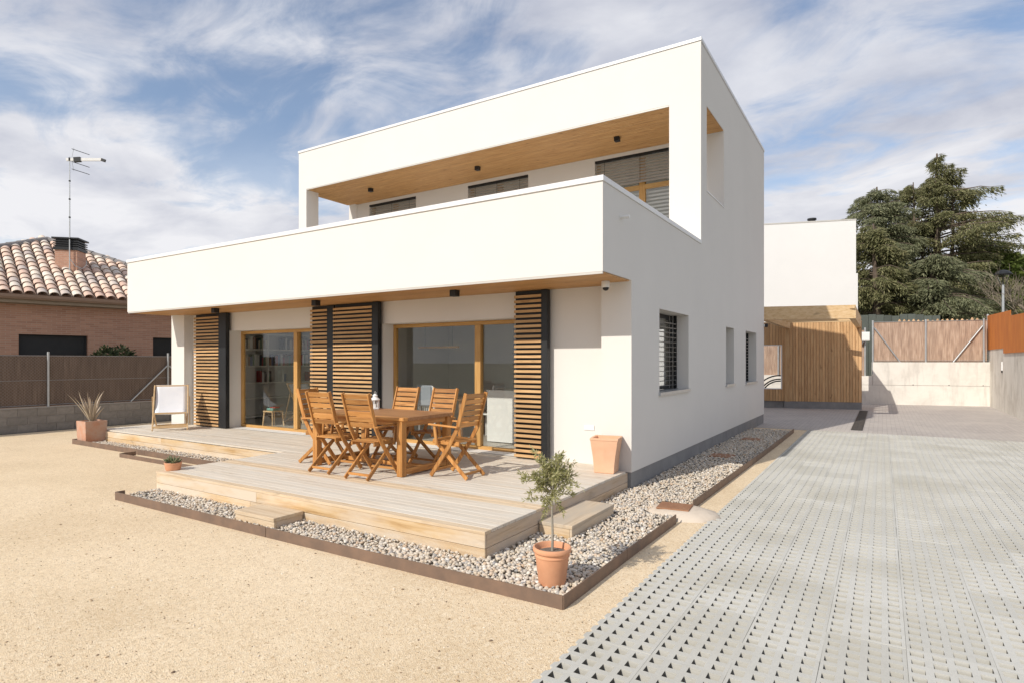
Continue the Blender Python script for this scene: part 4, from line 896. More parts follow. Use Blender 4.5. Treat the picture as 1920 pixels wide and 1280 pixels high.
# neighbour brick house: local x = outward normal, local y = along the wall
NA = Vector((-21.5, 7.9, 0))
nh = thing('brick_house', 'low brick neighbour house with hipped clay tile roof beyond the fence', 'house', NA, R(-13))
def nho(n, mb, m, parent=None, **k): return obj(n, mb, m, parent or nh, False, **k)
NW1 = (-0.78, 0.91, 0.9, 2.53); NW2 = (2.72, 3.9, 0.9, 2.53)
nho('wall', MB().cells(sorted({-4.4, 5.4, *NW1[:2], *NW2[:2]}), [-0.1, 0.9, 2.53, 3.42], lambda y, z: not (NW1[0] < y < NW1[1] and 0.9 < z < 2.53 or NW2[0] < y < NW2[1] and 0.9 < z < 2.53), -0.3, 0.0, 0), M['brick'])
nho('wall', MB().box(-9, -4.4, -0.1, -0.301, -4.1, 3.42), M['brick'])
for w in (NW1, NW2):
    s = nho('shutter', MB().box(-0.26, w[0]+0.002, w[2]+0.002, -0.22, w[1]-0.002, w[3]-0.002), M['anthracite'])
    nho('guide', MB().box(-0.219, w[0]+0.003, w[2]+0.002, -0.17, w[0]+0.05, w[3]-0.003).box(-0.219, w[1]-0.05, w[2]+0.002, -0.17, w[1]-0.003, w[3]-0.003), M['black'], s)
nho('eave', MB().box(-0.25, -5.0, 3.425, 0.40, 6.0, 3.52), M['eave_board'])
gt = MB(); pr = [(0.41, 3.66), (0.40, 3.56), (0.44, 3.51), (0.52, 3.52), (0.545, 3.58), (0.55, 3.66), (0.535, 3.66), (0.525, 3.59), (0.50, 3.535), (0.45, 3.535), (0.42, 3.57), (0.425, 3.66)]
n0 = len(gt.v)
for yy in (-5.05, 6.05): gt.v += [(x, yy, z) for x, z in pr]
for k in range(12): gt.f.append((k, (k+1) % 12, 12+(k+1) % 12, 12+k))
nho('gutter', gt, M['gutter'])
PK = (-4.3, 0.41); SL = 0.5; EZ = 3.68
roof = nho('roof', MB().quad((0.5, -4.9, EZ-0.06), (0.5, 6.0, EZ-0.06), (PK[0], PK[1], EZ+SL*4.8-0.06)).quad((0.5, 6.0, EZ-0.06), (-9.1, 6.0, EZ-0.06), (PK[0], PK[1], EZ+SL*4.8-0.06)).quad((-9.1, 6, EZ-0.06), (-9.1, -4.9, EZ-0.06), (PK[0], PK[1], EZ+SL*4.8-0.06)).quad((-9.1, -4.9, EZ-0.06), (0.5, -4.9, EZ-0.06), (PK[0], PK[1], EZ+SL*4.8-0.06)), M['pan_tile'])
tm = MB(); 
for i, (x, r0) in enumerate(((0.0, 0.136), (-0.44, 0.112))):
    for k in range(9):
        t = math.pi*k/8; tm.v.append((x, r0*math.cos(t), r0*0.78*math.sin(t)))
    for k in range(9):
        t = math.pi*k/8; tm.v.append((x, (r0-0.016)*math.cos(t), (r0-0.018)*0.78*math.sin(t)))
for k in range(8):
    tm.f += [(k, k+1, 18+k+1, 18+k), (9+k, 18+9+k, 18+9+k+1, 9+k+1), (k, 9+k, 9+k+1, k+1), (18+k, 18+k+1, 18+9+k+1, 18+9+k)]
tme = tm.mesh('tile', True); ang = math.atan(SL); tiles = []
for cidx in range(-19, 21):
    y = -0.28+cidx*0.2885
    for rr_ in range(15):
        sdist = rr_*0.375; off = 0.52-sdist*math.cos(ang); z = EZ+sdist*math.sin(ang)+0.005
        fr = (0.5-off)/4.8
        if not (-4.9+fr*5.31 < y < 6.0-fr*5.59): continue
        tiles.append((abs(y-0.4), y, off, z))
tiles.sort(); restt = MB()
chim_c = None
for n, (_, y, off, z) in enumerate(tiles):
    if n < 280:
        o = link('tile', tme, M['roof_tile'], roof); o.location = (off, y+random.uniform(-0.008, 0.008), z); o.rotation_euler = (0, ang-0.05+random.uniform(-0.012, 0.012), random.uniform(-0.025, 0.025))
        if n == 0: pass
    else:
        e = Euler((0, ang, 0)).to_matrix(); b0 = len(restt.v); restt.v += [tuple(e @ Vector(p)+Vector((off, y, z))) for p in tm.v]; restt.f += [tuple(b0+i for i in q) for q in tm.f]
mt2, nt, b = new_mat('roof_tile_far'); gg = nt.nodes.new('ShaderNodeNewGeometry'); nt.links.new(ramp(nt, gg.outputs['Random Per Island'], [(0, (0.44, 0.26, 0.18)), (0.3, (0.60, 0.40, 0.29)), (0.6, (0.64, 0.47, 0.36)), (1, (0.70, 0.60, 0.49))]), b.inputs['Base Color']); b.inputs['Roughness'].default_value = 0.9
o = nho('far_tiles', restt, mt2, roof); o['kind'] = 'stuff'
for (a, b) in (((0.5, -4.9, EZ), (PK[0], PK[1], EZ+2.4)), ((0.5, 6.0, EZ), (PK[0], PK[1], EZ+2.4))):
    a, b = Vector(a), Vector(b); d = b-a; n = int(d.length/0.40)
    for k in range(n):
        p = a+d*(k/n); q = a+d*((k+1.12)/n); nho('ridge_tile', MB().tube([p+Vector((0, 0, 0.02)), q+Vector((0, 0, 0.02))], [0.13, 0.11], 10), M['ridge_tile'], roof, smooth=True)
# chimney
ch = MB(); cx, cy = -1.75, 0.30; CA = R(-32)
def rc(x, y): return (cx+x*math.cos(CA)-y*math.sin(CA), cy+x*math.sin(CA)+y*math.cos(CA))
def rbox(mb, x0, y0, z0, x1, y1, z1):
    n = len(mb.v); pts = [rc(x0, y0), rc(x1, y0), rc(x1, y1), rc(x0, y1)]
    mb.v += [(p[0], p[1], z0) for p in pts]+[(p[0], p[1], z1) for p in pts]; mb.f += [tuple(n+i for i in q) for q in ((0, 3, 2, 1), (4, 5, 6, 7), (0, 1, 5, 4), (1, 2, 6, 5), (2, 3, 7, 6), (3, 0, 4, 7))]; return mb
chm = nho('chimney', rbox(MB(), -0.62, 0.0, 4.4, 0.0, 0.64, 5.40), M['brick'], roof)
nho('chimney_cap', rbox(rbox(rbox(rbox(rbox(rbox(MB(), -0.60, 0.02, 5.401, -0.02, 0.62, 5.80), -0.66, -0.04, 5.402, 0.04, 0.68, 5.50), -0.66, -0.04, 5.53, 0.04, 0.68, 5.56), -0.66, -0.04, 5.60, 0.04, 0.68, 5.63), -0.66, -0.04, 5.67, 0.04, 0.68, 5.70), -0.69, -0.07, 5.76, 0.07, 0.71, 5.81), M['anthracite'], roof)
# antenna
ax, ay = rc(0.07, 0.46)
e = Euler((0, 0, R(-13))).to_matrix(); aw = e @ Vector((ax, ay, 0))+NA
an = thing('tv_antenna', 'tall thin television antenna mast beside the brick chimney', 'antenna', (aw.x, aw.y, 4.75))
obj('mast', MB().tube([(0, 0, -0.15), (0, 0, 1.1), (0.0, 0.0, 3.72)], [0.021, 0.018, 0.013], 8), M['galv'], an, False, True)
bd = unit(np.array([0.78, 0.62, 0.0])); bd = Vector(bd); pr_ = Vector((-0.62, 0.78, 0)).normalized()
obj('boom', MB().bar(bd*-0.10+Vector((0, 0, 3.62)), bd*0.98+Vector((0, 0, 3.66)), 0.05, 0.09), M['plastic_white'], an, False)
obj('boom_tip', MB().bar(bd*0.98+Vector((0, 0, 3.66)), bd*1.10+Vector((0, 0, 3.62)), 0.06, 0.09), M['black'], an, False)
obj('mount', MB().box(-0.035, -0.035, 3.58, 0.035, 0.035, 3.68).bar(bd*0.14+Vector((0, 0, 3.62)), bd*0.34+Vector((0, 0, 3.64)), 0.10, 0.15), M['anthracite'], an, False)
for z, l in ((3.92, 0.22), (3.50, 0.24), (3.26, 0.26)):
    obj('reflector', MB().tube([bd*(0.12)+Vector((0, 0, z+0.03))-pr_*0.1, bd*(0.50)+Vector((0, 0, z-0.05))+pr_*0.2], 0.010, 6), M['anthracite'], an, False)
obj('reflector_arm', MB().tube([Vector((0.05, 0.03, 3.62)), Vector((0.10, 0.08, 4.02))], 0.007, 5).tube([Vector((0.05, 0.03, 3.62)), Vector((0.10, 0.08, 3.26))], 0.007, 5), M['galv'], an, False)
for z in (2.9, 2.3, 1.7, 1.0): obj('clamp', MB().tube([(0, 0, z), (0, 0, z+0.04)], 0.03, 8), M['anthracite'], an, False)
cb = [(0.02, 0.0, 0.35), (0.10, 0.12, 0.12), (0.16, 0.30, 0.05), (0.13, 0.42, 0.16), (0.12, 0.44, 0.34)]
obj('cable', MB().tube(cb, 0.012, 6), M['galv'], an, False, True)

# shrub by the neighbour's window
def blob_leaves(n, centre, rad, lsize, seed, hollow=0.5):
    rs = np.random.RandomState(seed); d = unit(rs.normal(0, 1, (n, 3))); r = rs.uniform(hollow, 1.0, (n, 1))**0.6; lump = 1+0.22*np.sin(d[:, :1]*5+seed)*np.cos(d[:, 1:2]*4+d[:, 2:3]*6)
    P = np.array(centre)+d*r*lump*np.array(rad); D = unit(d+rs.normal(0, 0.7, (n, 3))); U = unit(np.cross(D, rs.normal(0, 1, (n, 3))))
    return P, D, U, rs.uniform(0.6, 1.3, n)*lsize, rs.uniform(0.35, 0.6, n)*lsize
def plant_from(t, blobs, lsize, mat, seed, part='crown'):
    out = [blob_leaves(n, c, r, lsize, seed+i) for i, (n, c, r) in enumerate(blobs)]
    A = [np.concatenate([o[k] for o in out]) for k in range(5)]
    return leaf_quads(*A, part, mat, t)
sh = thing('garden_shrub', 'dark green shrub in front of the brick house window', 'shrub', (-20.2, 9.0, 0))
obj('stem', MB().tube([(0, 0, 0), (0.02, 0, 1.2), (0.0, 0.05, 1.8)], [0.05, 0.04, 0.02], 7), M['bark'], sh, False)
plant_from(sh, [(900, (0, -0.15, 1.70), (0.45, 0.42, 0.42)), (700, (0.05, 0.25, 1.75), (0.4, 0.35, 0.40)), (500, (0, 0, 1.1), (0.5, 0.6, 0.6))], 0.13, M['dark_leaf'], 3)

# ================================================================== BACK OF THE COURT
WA, WB = Vector((-0.68, 28.14, 0)), Vector((3.46, 29.0, 0)); wd_ = (WB-WA).normalized(); wn_ = Vector((wd_.y, -wd_.x, 0))
WR = math.atan2(wd_.y, wd_.x)
bwall = thing('concrete_wall', 'pale concrete retaining wall closing the far end of the driveway', 'wall', WA, WR)
Lw = (WB-WA).length
obj('wall_base', MB().box(-7.0, 0.0, -0.1, Lw+0.3, 0.25, 0.775), M['concrete'], bwall, False)
obj('wall_upper', MB().box(0.36, -0.004, 0.787, Lw+0.3, 0.25, 1.70), M['concrete'], bwall, False)
obj('wall_upper', MB().box(-7.0, 0.006, 0.787, 0.35, 0.25, 1.14), M['concrete'], bwall, False)
obj('joint', MB().box(-7.0, 0.012, 0.776, Lw+0.3, 0.24, 0.786), M['mortar'], bwall, False)
for x in (1.75, 2.95, 4.05): obj('tie_hole', MB().lathe([(0.018, 0), (0.018, 0.008)], (0, 0, 0), 10), M['anthracite'], bwall, False).matrix_local = Matrix.Translation((x, -0.004, 0.80)) @ Matrix.Rotation(R(90), 4, 'X')
bf = thing('reed_fence', 'pale brown reed and chain link fence on the far concrete wall', 'fence', WA+Vector((0, 0, 1.7)), WR)
obj('reed_panel', MB().box(0.42, 0.10, 0.02, Lw-0.02, 0.14, 1.62), M['reed_light'], bf, False)
obj('reed_panel', MB().box(-7.0, 0.16, -0.55, 0.14, 0.20, 1.30), M['reed_light'], bf, False)
for x in (0.37, 2.20, 4.10): obj('post', MB().tube([(x, 0.06, -0.5 if x < 1 else 0.0), (x, 0.06, 1.68)], 0.036, 10), M['galv'], bf, False, True)
for x in (0.10, -1.6, -3.15): obj('post', MB().tube([(x, 0.10, -0.56), (x, 0.10, 1.40)], 0.034, 10), M['galv'], bf, False, True)
for a, b in ((0.42, 1.32), (4.05, 3.10)): obj('brace', MB().tube([(a, 0.04, 1.38), (b, 0.04, 0.0)], 0.028, 10), M['galv'], bf, False, True)
for a, b in ((0.05, -0.85), (-3.10, -2.2), (-1.65, -2.3)): obj('brace', MB().tube([(a, 0.08, 0.85), (b, 0.08, -0.5)], 0.026, 10), M['galv'], bf, False, True)
obj('tension_wire', MB().tube([(0.4, 0.08, 1.61), (Lw, 0.08, 1.61)], 0.008, 5).tube([(0.4, 0.08, 0.06), (Lw, 0.08, 0.06)], 0.008, 5), M['galv'], bf, False)
mb_ = thing('meter_box', 'small white box fixed to the far fence beside the timber wall', 'box', WA+wd_*0.05+wn_*0.05+Vector((0, 0, 2.55)), WR)
obj('case', MB().box(-0.17, -0.12, 0, 0.17, 0.0, 0.36, 0.01), M['plastic_white'], mb_, False); obj('lid', MB().box(-0.15, -0.132, 0.03, 0.15, -0.121, 0.33, 0.004), M['plastic_white'], mb_, False)
# right hand retaining wall with corten panels
rw = thing('concrete_wall', 'stained grey concrete retaining wall on the right under the rusty panels', 'wall', (3.5, 24, 0))
obj('wall', MB().cells([14.0, 25.82, 29.4], [-0.1, 2.02, 2.195], lambda y, z: z < 2.02 or y > 25.82, 3.5, 3.75, 0), M['concrete_old'], rw)
obj('conduit', MB().tube([(3.49, 26.2, 1.72), (3.49, 26.2, 1.42)], 0.03, 8), M['plastic_white'], rw); obj('conduit_end', MB().tube([(3.49, 26.2, 1.42), (3.49, 26.2, 1.34)], 0.03, 8), M['anthracite'], rw)
cs = thing('steel_screen', 'orange rusted steel sheet screen stepping along the top of the right hand wall', 'screen', (3.48, 24, 2.0))
def sheet(y0, y1, zb, za, zc, x, n):
    for k in range(n):
        a, b = y0+(y1-y0)*k/n, y0+(y1-y0)*(k+1)/n; fa, fb = k/n, (k+1)/n
        za_, zb_ = za+(zc-za)*fa, za+(zc-za)*fb; m_ = MB(); g = 0.004
        m_.v = [(x, a+g, zb), (x, b-g, zb), (x, b-g, zb_), (x, a+g, za_), (x+0.008, a+g, zb), (x+0.008, b-g, zb), (x+0.008, b-g, zb_), (x+0.008, a+g, za_)]
        m_.f = [(0, 1, 2, 3), (4, 7, 6, 5), (0, 4, 5, 1), (1, 5, 6, 2), (2, 6, 7, 3), (3, 7, 4, 0)]
        obj('panel', m_, M['corten'], cs)
sheet(24.55, 29.55, 2.17, 3.36, 3.50, 3.482, 3); sheet(17.0, 25.80, 2.0, 2.95, 3.22, 3.462, 5)
obj('post', MB().box(3.47, 29.56, 2.0, 3.53, 29.62, 3.56), M['galv'], cs)

# white flat-roofed building behind
wb = thing('white_building', 'plain white flat roofed building rising behind the timber pergola', 'building', (-1.02, 31.2, 0), R(17.7))
obj('wall', MB().box(-9.0, 0.0, 0.0, 0.0, 7.0, 8.14), M['stucco_far'], wb, False)
obj('wall', MB().box(0.001, 0.0, 0.0, 0.075, 6.0, 5.72), M['stucco_far'], wb, False)
obj('roof_edge', MB().box(-9.02, -0.015, 8.141, 0.012, 7.02, 8.20), M['blind'], wb, False)
obj('roof_vent', MB().lathe([(0.16, 0), (0.16, 0.12), (0.20, 0.13), (0.20, 0.20), (0.05, 0.21)], (-1.75, 0.4, 8.20), 16), M['anthracite'], wb, False)

# timber pergola and board wall
PC = Vector((-0.65, 19.2, 0)); PA = R(17.7)
pg = thing('timber_pergola', 'open pergola of heavy glued timber beams behind the house', 'pergola', (-0.65, 19.2, 0))
pd_ = Vector((math.cos(PA), math.sin(PA), 0))
fb0 = PC-pd_*0.005; fb1 = PC-pd_*2.55
obj('front_beam', MB().bar(fb1+Vector((0, 0.08, 3.115)), fb0+Vector((0, 0.08, 3.115)), 0.16, 0.375), M['pine_x'], pg)
obj('beam_end', MB().box(-0.78, 19.125, 3.20, -0.655, 19.2, 3.30), M['pine_y'], pg)
obj('side_beam', MB().box(-0.80, 19.38, 2.93, -0.645, 24.66, 3.30), M['pine_y'], pg)
obj('middle_beam', MB().box(-3.05, 18.62, 2.93, -2.89, 24.05, 3.30), M['pine_y'], pg)
for k in range(4): obj_c('rafter', MB().box(-2.885, 20.3+k*0.92, 3.10, -0.805, 20.38+k*0.92, 3.24), M['pine_x'], pg)
obj('post', MB().box(-3.0, 23.62, 0.28, -2.86, 23.70, 2.93), M['larch_z'], pg)
SA = math.atan2(24.75-24.15, -0.63+3.0)
sw = thing('board_wall', 'vertical larch board wall with square opening under the pergola', 'wall', (-0.63, 24.7, 0), SA)
HX0, HX1, HZ0, HZ1 = -4.4, -2.62, 0.70, 2.34
SWL = 5.2
x = -SWL; k = 0
while x < -0.001:
    x1 = min(0.0, x+0.098); segs = [(0.262, 3.145)]
    if HX0 < (x+x1)/2 < HX1: segs = [(0.262, HZ0), (HZ1, 3.145)]
    for z0, z1 in segs:
        me_b = MB().box(x+0.004, -0.026+random.uniform(0, 0.006), z0, x1-0.004, 0.0, z1, 0.004); v = np.array(me_b.v); c = (v.min(0)+v.max(0))/2; me_b.v = [tuple(p) for p in v-c]
        o = link('board', me_b.mesh('board'), M['larch_z'], sw); o.location = c
    x = x1; k += 1
obj('plinth', MB().box(-2.55, -0.015, -0.05, 0.0, 0.15, 0.26), M['plinth'], sw, False)
obj('plinth', MB().box(-SWL, 0.05, -0.05, -2.56, 0.15, 0.26), M['plinth'], sw, False)
obj('backing', MB().cells(sorted({-SWL, HX0, HX1, 0.0}), sorted({0.262, HZ0, HZ1, 3.14}), lambda x, z: not (HX0 < x < HX1 and HZ0 < z < HZ1), 0.002, 0.10, 1), M['anthracite'], sw, False)
obj('opening_frame', MB().box(HX1-0.03, -0.03, HZ0+0.001, HX1-0.001, 0.11, HZ1-0.001).box(HX0, -0.03, HZ0+0.001, HX1-0.031, 0.11, HZ0+0.03).box(HX0, -0.03, HZ1-0.03, HX1-0.031, 0.11, HZ1-0.001), M['white_paint'], sw, False)
obj('cap', MB().box(-SWL, -0.03, 3.148, 0.0, 0.12, 3.18), M['pine_x'], sw, False)
obj('end_board', MB().box(-0.12, 0.105, 0.0, -0.002, 1.25, 3.14), M['larch_z'], sw, False)
hs = thing('hose_coil', 'loops of dark hose hanging behind the square opening', 'hose', (-3.6, 26.6, 0.2))
hmb = MB()
for i, rr_ in enumerate((0.95, 0.80, 0.72)): hmb.tube([(rr_*math.cos(t), i*0.06, rr_*math.sin(t)) for t in np.linspace(0.1, math.pi-0.1, 24)], 0.028, 7)
obj('hose', hmb, M['black'], hs, False, True)
hl = thing('wall_lamp', 'small dark round wall lamp at the rear corner of the house', 'lamp', (-2.80, 17.75, 2.72))
obj('arm', MB().box(-0.018, -0.03, -0.03, 0.02, 0.03, 0.03), M['plastic_white'], hl, False); obj('head', MB().lathe([(0.03, -0.05), (0.045, -0.03), (0.045, 0.03), (0.03, 0.05)], (0.06, 0, 0), 12), M['black'], hl, False, True)
# dark board fence and round stakes beyond the wall
df = thing('board_fence', 'dark green stepped board fence beyond the far reed fence', 'fence', WA+wd_*0.0-wn_*2.6, WR)
for k in range(20):
    x = -0.8+k*0.30; z1 = 3.66-0.006*k+(0.035 if (k//3) % 2 else 0.0)+random.uniform(-0.02, 0.03)+(0.12 if k < 14 else -0.15)
    obj('fence_board', MB().box(x, 0, 0, x+0.285, 0.04, z1), M['panel_green'], df, False)
sf = thing('stake_row', 'row of pale round timber stakes showing above the far reed fence', 'fence', WA-wn_*0.7, WR)
for k in range(17):
    x = 1.45+k*0.165; z1 = 3.41+random.uniform(-0.03, 0.05); obj('stake', MB().tube([(x, 0, 0), (x, 0, z1-0.06), (x, 0, z1)], [0.06, 0.055, 0.02], 10), M['log'], sf, False, True)
# street lamp
sl = thing('street_lamp', 'grey street lamp post with lantern head in front of the trees', 'street lamp', (5.87, 43.76, 0))
obj('pole', MB().tube([(0, 0, 0), (0, 0, 3.0), (0, 0, 6.1)], [0.10, 0.085, 0.065], 10), M['galv'], sl, False, True)
obj('lantern_glass', MB().lathe([(0.10, 6.1), (0.30, 6.62), (0.30, 6.66), (0.02, 6.67)], seg=8), M['glass'], sl, False)
obj('lantern_cage', MB().bar((0.10, 0, 6.1), (0.31, 0, 6.65), 0.03, 0.03).bar((-0.10, 0, 6.1), (-0.31, 0, 6.65), 0.03, 0.03).bar((0, 0.10, 6.1), (0, 0.31, 6.65), 0.03, 0.03).bar((0, -0.10, 6.1), (0, -0.31, 6.65), 0.03, 0.03), M['anthracite'], sl, False)
obj('lantern_roof', MB().lathe([(0.42, 6.66), (0.43, 6.70), (0.36, 6.80), (0.22, 6.90), (0.05, 6.95)], seg=12), M['anthracite'], sl, False, True)

# ================================================================== TREES
def cedar(name, label, loc, H, seed, spread, z_first, n_limb, mat, density=1.0, lean=(0, 0), wind=(0.0, 0.0), flat=0.5, trunks=1, top_open=0.0, rad=0.5, group='conifers beyond the far fence'):
    rs = np.random.RandomState(seed); t = thing(name, label, 'tree', loc, 0, group)
    tm_ = MB(); lm = MB(); Ps, Ds, Ls, Ws = [], [], [], []
    stems = []
    for k in range(trunks):
        a = rs.uniform(0, 6.28); sp = 0 if k == 0 else rs.uniform(0.5, 1.5); top = H*(1 if k == 0 else rs.uniform(0.72, 0.92)); base_z = 0 if k == 0 else H*0.28
        pts = []
        for i in range(9):
            f = i/8; z = base_z+(top-base_z)*f; o = sp*min(1, f*2.5)
            pts.append(np.array([lean[0]*z/H+math.cos(a)*o+0.10*math.sin(f*5+seed), lean[1]*z/H+math.sin(a)*o+0.08*math.cos(f*4), z]))
        tm_.tube(pts, [rad*(1 if k == 0 else 0.4)*(1-0.93*i/8) + 0.02 for i in range(9)], 9); stems.append((pts, base_z, top))
    for k in range(n_limb+14*trunks):
        st = stems[0] if trunks == 1 or rs.rand() < 0.55 else stems[rs.randint(len(stems))]
        f = rs.uniform(0, 1)**0.8
        if k >= n_limb: st = stems[(k-n_limb)//14]; f = rs.uniform(0.86, 1.0)
        z0 = max(z_first, st[1]+0.5)+f*(st[2]-max(z_first, st[1]+0.5)-0.15)
        fi = (z0-st[1])/(st[2]-st[1])*8; i0 = min(7, int(fi)); p0 = st[0][i0]+(st[0][i0+1]-st[0][i0])*(fi-i0)
        a = rs.uniform(0, 6.28); d = np.array([math.cos(a), math.sin(a)]); w = 1+wind[0]*d[0]+wind[1]*d[1]
        L = spread(z0/H)*rs.uniform(0.6, 1.12)*min(1.12, max(0.5, w))
        if k >= n_limb: L = min(L, 0.35+(1-f)*9)
        rise = rs.uniform(0.10, 0.38)*(0.5+0.8*z0/H); pts = []
        nseg = 7
        for i in range(nseg+1):
            g = i/nseg; pts.append(p0+np.array([d[0]*L*g, d[1]*L*g, L*(rise*g*(1-0.2*g)-flat*0.42*g**2.4)])+rs.normal(0, 0.035*L*0.3, 3)*g)
        lm.tube(pts, [max(0.012, 0.03*L**0.7*(1-0.85*i/nseg)) for i in range(nseg+1)], 5, False)
        pts = np.array(pts); n = int(L*175*density)+24
        g = rs.uniform(0.16, 1.0, n)**0.75; idx = np.minimum((g*nseg).astype(int), nseg-1); q = pts[idx]+(pts[idx+1]-pts[idx])*(g*nseg-idx)[:, None]
        side = np.array([-d[1], d[0], 0]); lat = rs.normal(0, 1, n)*(0.14+0.17*L*np.sin(np.pi*np.clip(g*0.85+0.1, 0, 1)))*0.55
        q = q+side*lat[:, None]+np.array([0, 0, 1])*(-0.22*np.abs(lat)-rs.exponential(0.20, n))[:, None]
        D = unit(np.array([d[0], d[1], 0])*rs.uniform(0.2, 1.1, (n, 1))+side*np.sign(lat)[:, None]*rs.uniform(0.1, 0.9, (n, 1))+np.array([0, 0, -1])*rs.uniform(0.1, 1.3, (n, 1)))
        Ps.append(q); Ds.append(D); Ls.append(rs.uniform(0.14, 0.38, n)); Ws.append(rs.uniform(0.035, 0.085, n))
    obj('trunk', tm_, M['bark'], t, False, True); obj('limbs', lm, M['bark'], t, False, True)
    P = np.concatenate(Ps); D = np.concatenate(Ds); U = unit(np.cross(D, rs.normal(0, 0.5, D.shape)+np.array([0, 0, 1.0])))
    leaf_quads(P, D, U, np.concatenate(Ls), np.concatenate(Ws), 'crown', mat, t, 0.12)
    return t
cam_r = (0.848, 0.53)
cedar('cedar_tree', 'tall cedar with open windswept top and long branches reaching right', (3.2, 54.6, 0), 17.3, 11, lambda h: float(np.interp(h, [0, 0.25, 0.5, 0.72, 0.86, 0.95, 1.0], [4.0, 5.2, 5.4, 4.6, 2.7, 1.0, 0.3])), 2.0, 98, M['cedar_leaf'], 0.95, (0.3, 0.15), (0.50, 0.32), 0.36, 5, rad=0.5)
cedar('cedar_tree', 'blue green cedar with rounded flat top, left of the tallest tree', (-0.3, 51.6, 0), 14.6, 5, lambda h: 4.3*(1-h)**0.42*(0.7+0.3*min(1, h*2))+0.5, 2.2, 85, M['cedar_blue'], 0.95, (0, 0), (-0.15, -0.1), 0.75, 2, rad=0.5)
cedar('cedar_tree', 'low spreading cedar with drooping branches just beyond the board fence', (2.6, 46.5, 0), 8.6, 23, lambda h: 5.2*(1-h)**0.5+0.5, 2.6, 55, M['cedar_blue'], 1.2, (0, 0), (0.35, 0.22), 0.85, 1, rad=0.42)
cedar('cedar_tree', 'dense dark cedar standing close behind the white building', (-0.4, 46.0, 0), 10.8, 31, lambda h: 3.4*(1-h)**0.5+0.4, 1.5, 80, M['cedar_leaf'], 1.3, (0, 0), (0, 0), 0.8, 1, rad=0.4)
cedar('cedar_tree', 'drooping olive green cedar in the middle of the conifer group', (3.4, 51.0, 0), 9.0, 41, lambda h: 4.2*(1-h)**0.5+0.5, 1.5, 85, M['cedar_leaf'], 1.3, (0, 0), (0.1, 0), 0.8, 1, rad=0.4)
def broadleaf(label, loc, H, seed, blobs, mat, ls=0.42, name='broadleaf_tree', group=None):
    t = thing(name, label, 'tree', loc, 0, group); tm_ = MB().tube([(0, 0, 0), (0.1, 0, H*0.35), (0, 0.1, H*0.75)], [0.28, 0.2, 0.06], 8)
    for (n, c, r) in blobs: tm_.tube([(0.05, 0, H*0.3), (c[0]*0.5, c[1]*0.5, (H*0.3+c[2])/2+0.2), c], [0.12, 0.08, 0.03], 6)
    obj('trunk', tm_, M['bark'], t, False, True); plant_from(t, blobs, ls, mat, seed); return t
cedar('cedar_tree', 'broad olive green cedar at the back right of the conifer group', (6.0, 57.5, 0), 11.2, 51, lambda h: 4.4*(1-h)**0.45+0.5, 1.2, 80, M['cedar_leaf'], 1.1, (0, 0), (0.3, 0.2), 0.7, 2, rad=0.4)
cedar('cedar_tree', 'dark green cedar between the rounded and the tallest cedar', (1.2, 55.5, 0), 12.6, 61, lambda h: 3.6*(1-h)**0.45+0.5, 1.2, 80, M['cedar_leaf'], 1.1, (0, 0), (0, 0), 0.7, 1, rad=0.4)
broadleaf('bright green broad crowned tree behind the cedars on the right', (6.3, 56.5, 0), 10.5, 9, [(3000, (0.3, 0, 8.3), (2.3, 2.0, 1.9)), (2200, (-2.0, -0.8, 7.6), (2.0, 1.8, 1.9)), (2200, (1.6, 0.9, 7.6), (1.8, 1.8, 2.0)), (2500, (-0.4, -0.3, 6.0), (3.4, 2.4, 2.2))], M['bright_leaf'])
broadleaf('dark leafy tree filling the gap behind the low cedar branches', (1.5, 57.5, 0), 9, 19, [(3500, (0, 0, 6.2), (3.2, 2.6, 3.2)), (3000, (3.2, 1.5, 4.5), (3.2, 2.2, 3.0)), (2600, (-3.2, -1.4, 4.6), (2.8, 2.2, 3.4)), (2600, (5.5, 3.2, 4.0), (2.6, 2.2, 2.8))], M['dark_leaf'])
hg = thing('hedge', 'dark undergrowth at the foot of the conifers beyond the fence', 'hedge', (2.2, 49.5, 0))
plant_from(hg, [(2200, (k*2.1*0.85-6, k*2.1*0.53-4, 2.2), (1.9, 1.4, 2.4)) for k in range(9)], 0.40, M['dark_leaf'], 77, 'foliage')
# bare tree
bt = thing('bare_tree', 'leafless twiggy tree at the right edge behind the rusty screen', 'tree', (8.5, 45.0, 0))
tb_ = MB(); rs = random.Random(8)
def grow(p, d, L, r, n):
    pts = [p]; q = p.copy(); dd = d.copy()
    for i in range(4):
        dd = (dd+Vector((rs.uniform(-0.22, 0.22), rs.uniform(-0.22, 0.22), rs.uniform(-0.05, 0.16)))).normalized(); q = q+dd*L/4; pts.append(q.copy())
    tb_.tube(pts, [r, r*0.9, r*0.78, r*0.66, r*0.55], 5 if r < 0.05 else 7, False)
    if n == 0: return
    for k in range(4 if n > 1 else 5):
        b = pts[rs.choice([2, 3, 4, 4])]; grow(b, (dd+Vector((rs.uniform(-0.9, 0.9), rs.uniform(-0.9, 0.9), rs.uniform(-0.1, 0.7)))).normalized(), L*rs.uniform(0.55, 0.78), r*0.55, n-1)
for k in range(5):
    a = k*1.26; grow(Vector((0.12*math.cos(a), 0.12*math.sin(a), 0.0)), Vector((0.25*math.cos(a), 0.25*math.sin(a), 1)).normalized(), 3.4, 0.13, 4)
obj('trunk', tb_, M['bark_pale'], bt, False, True)

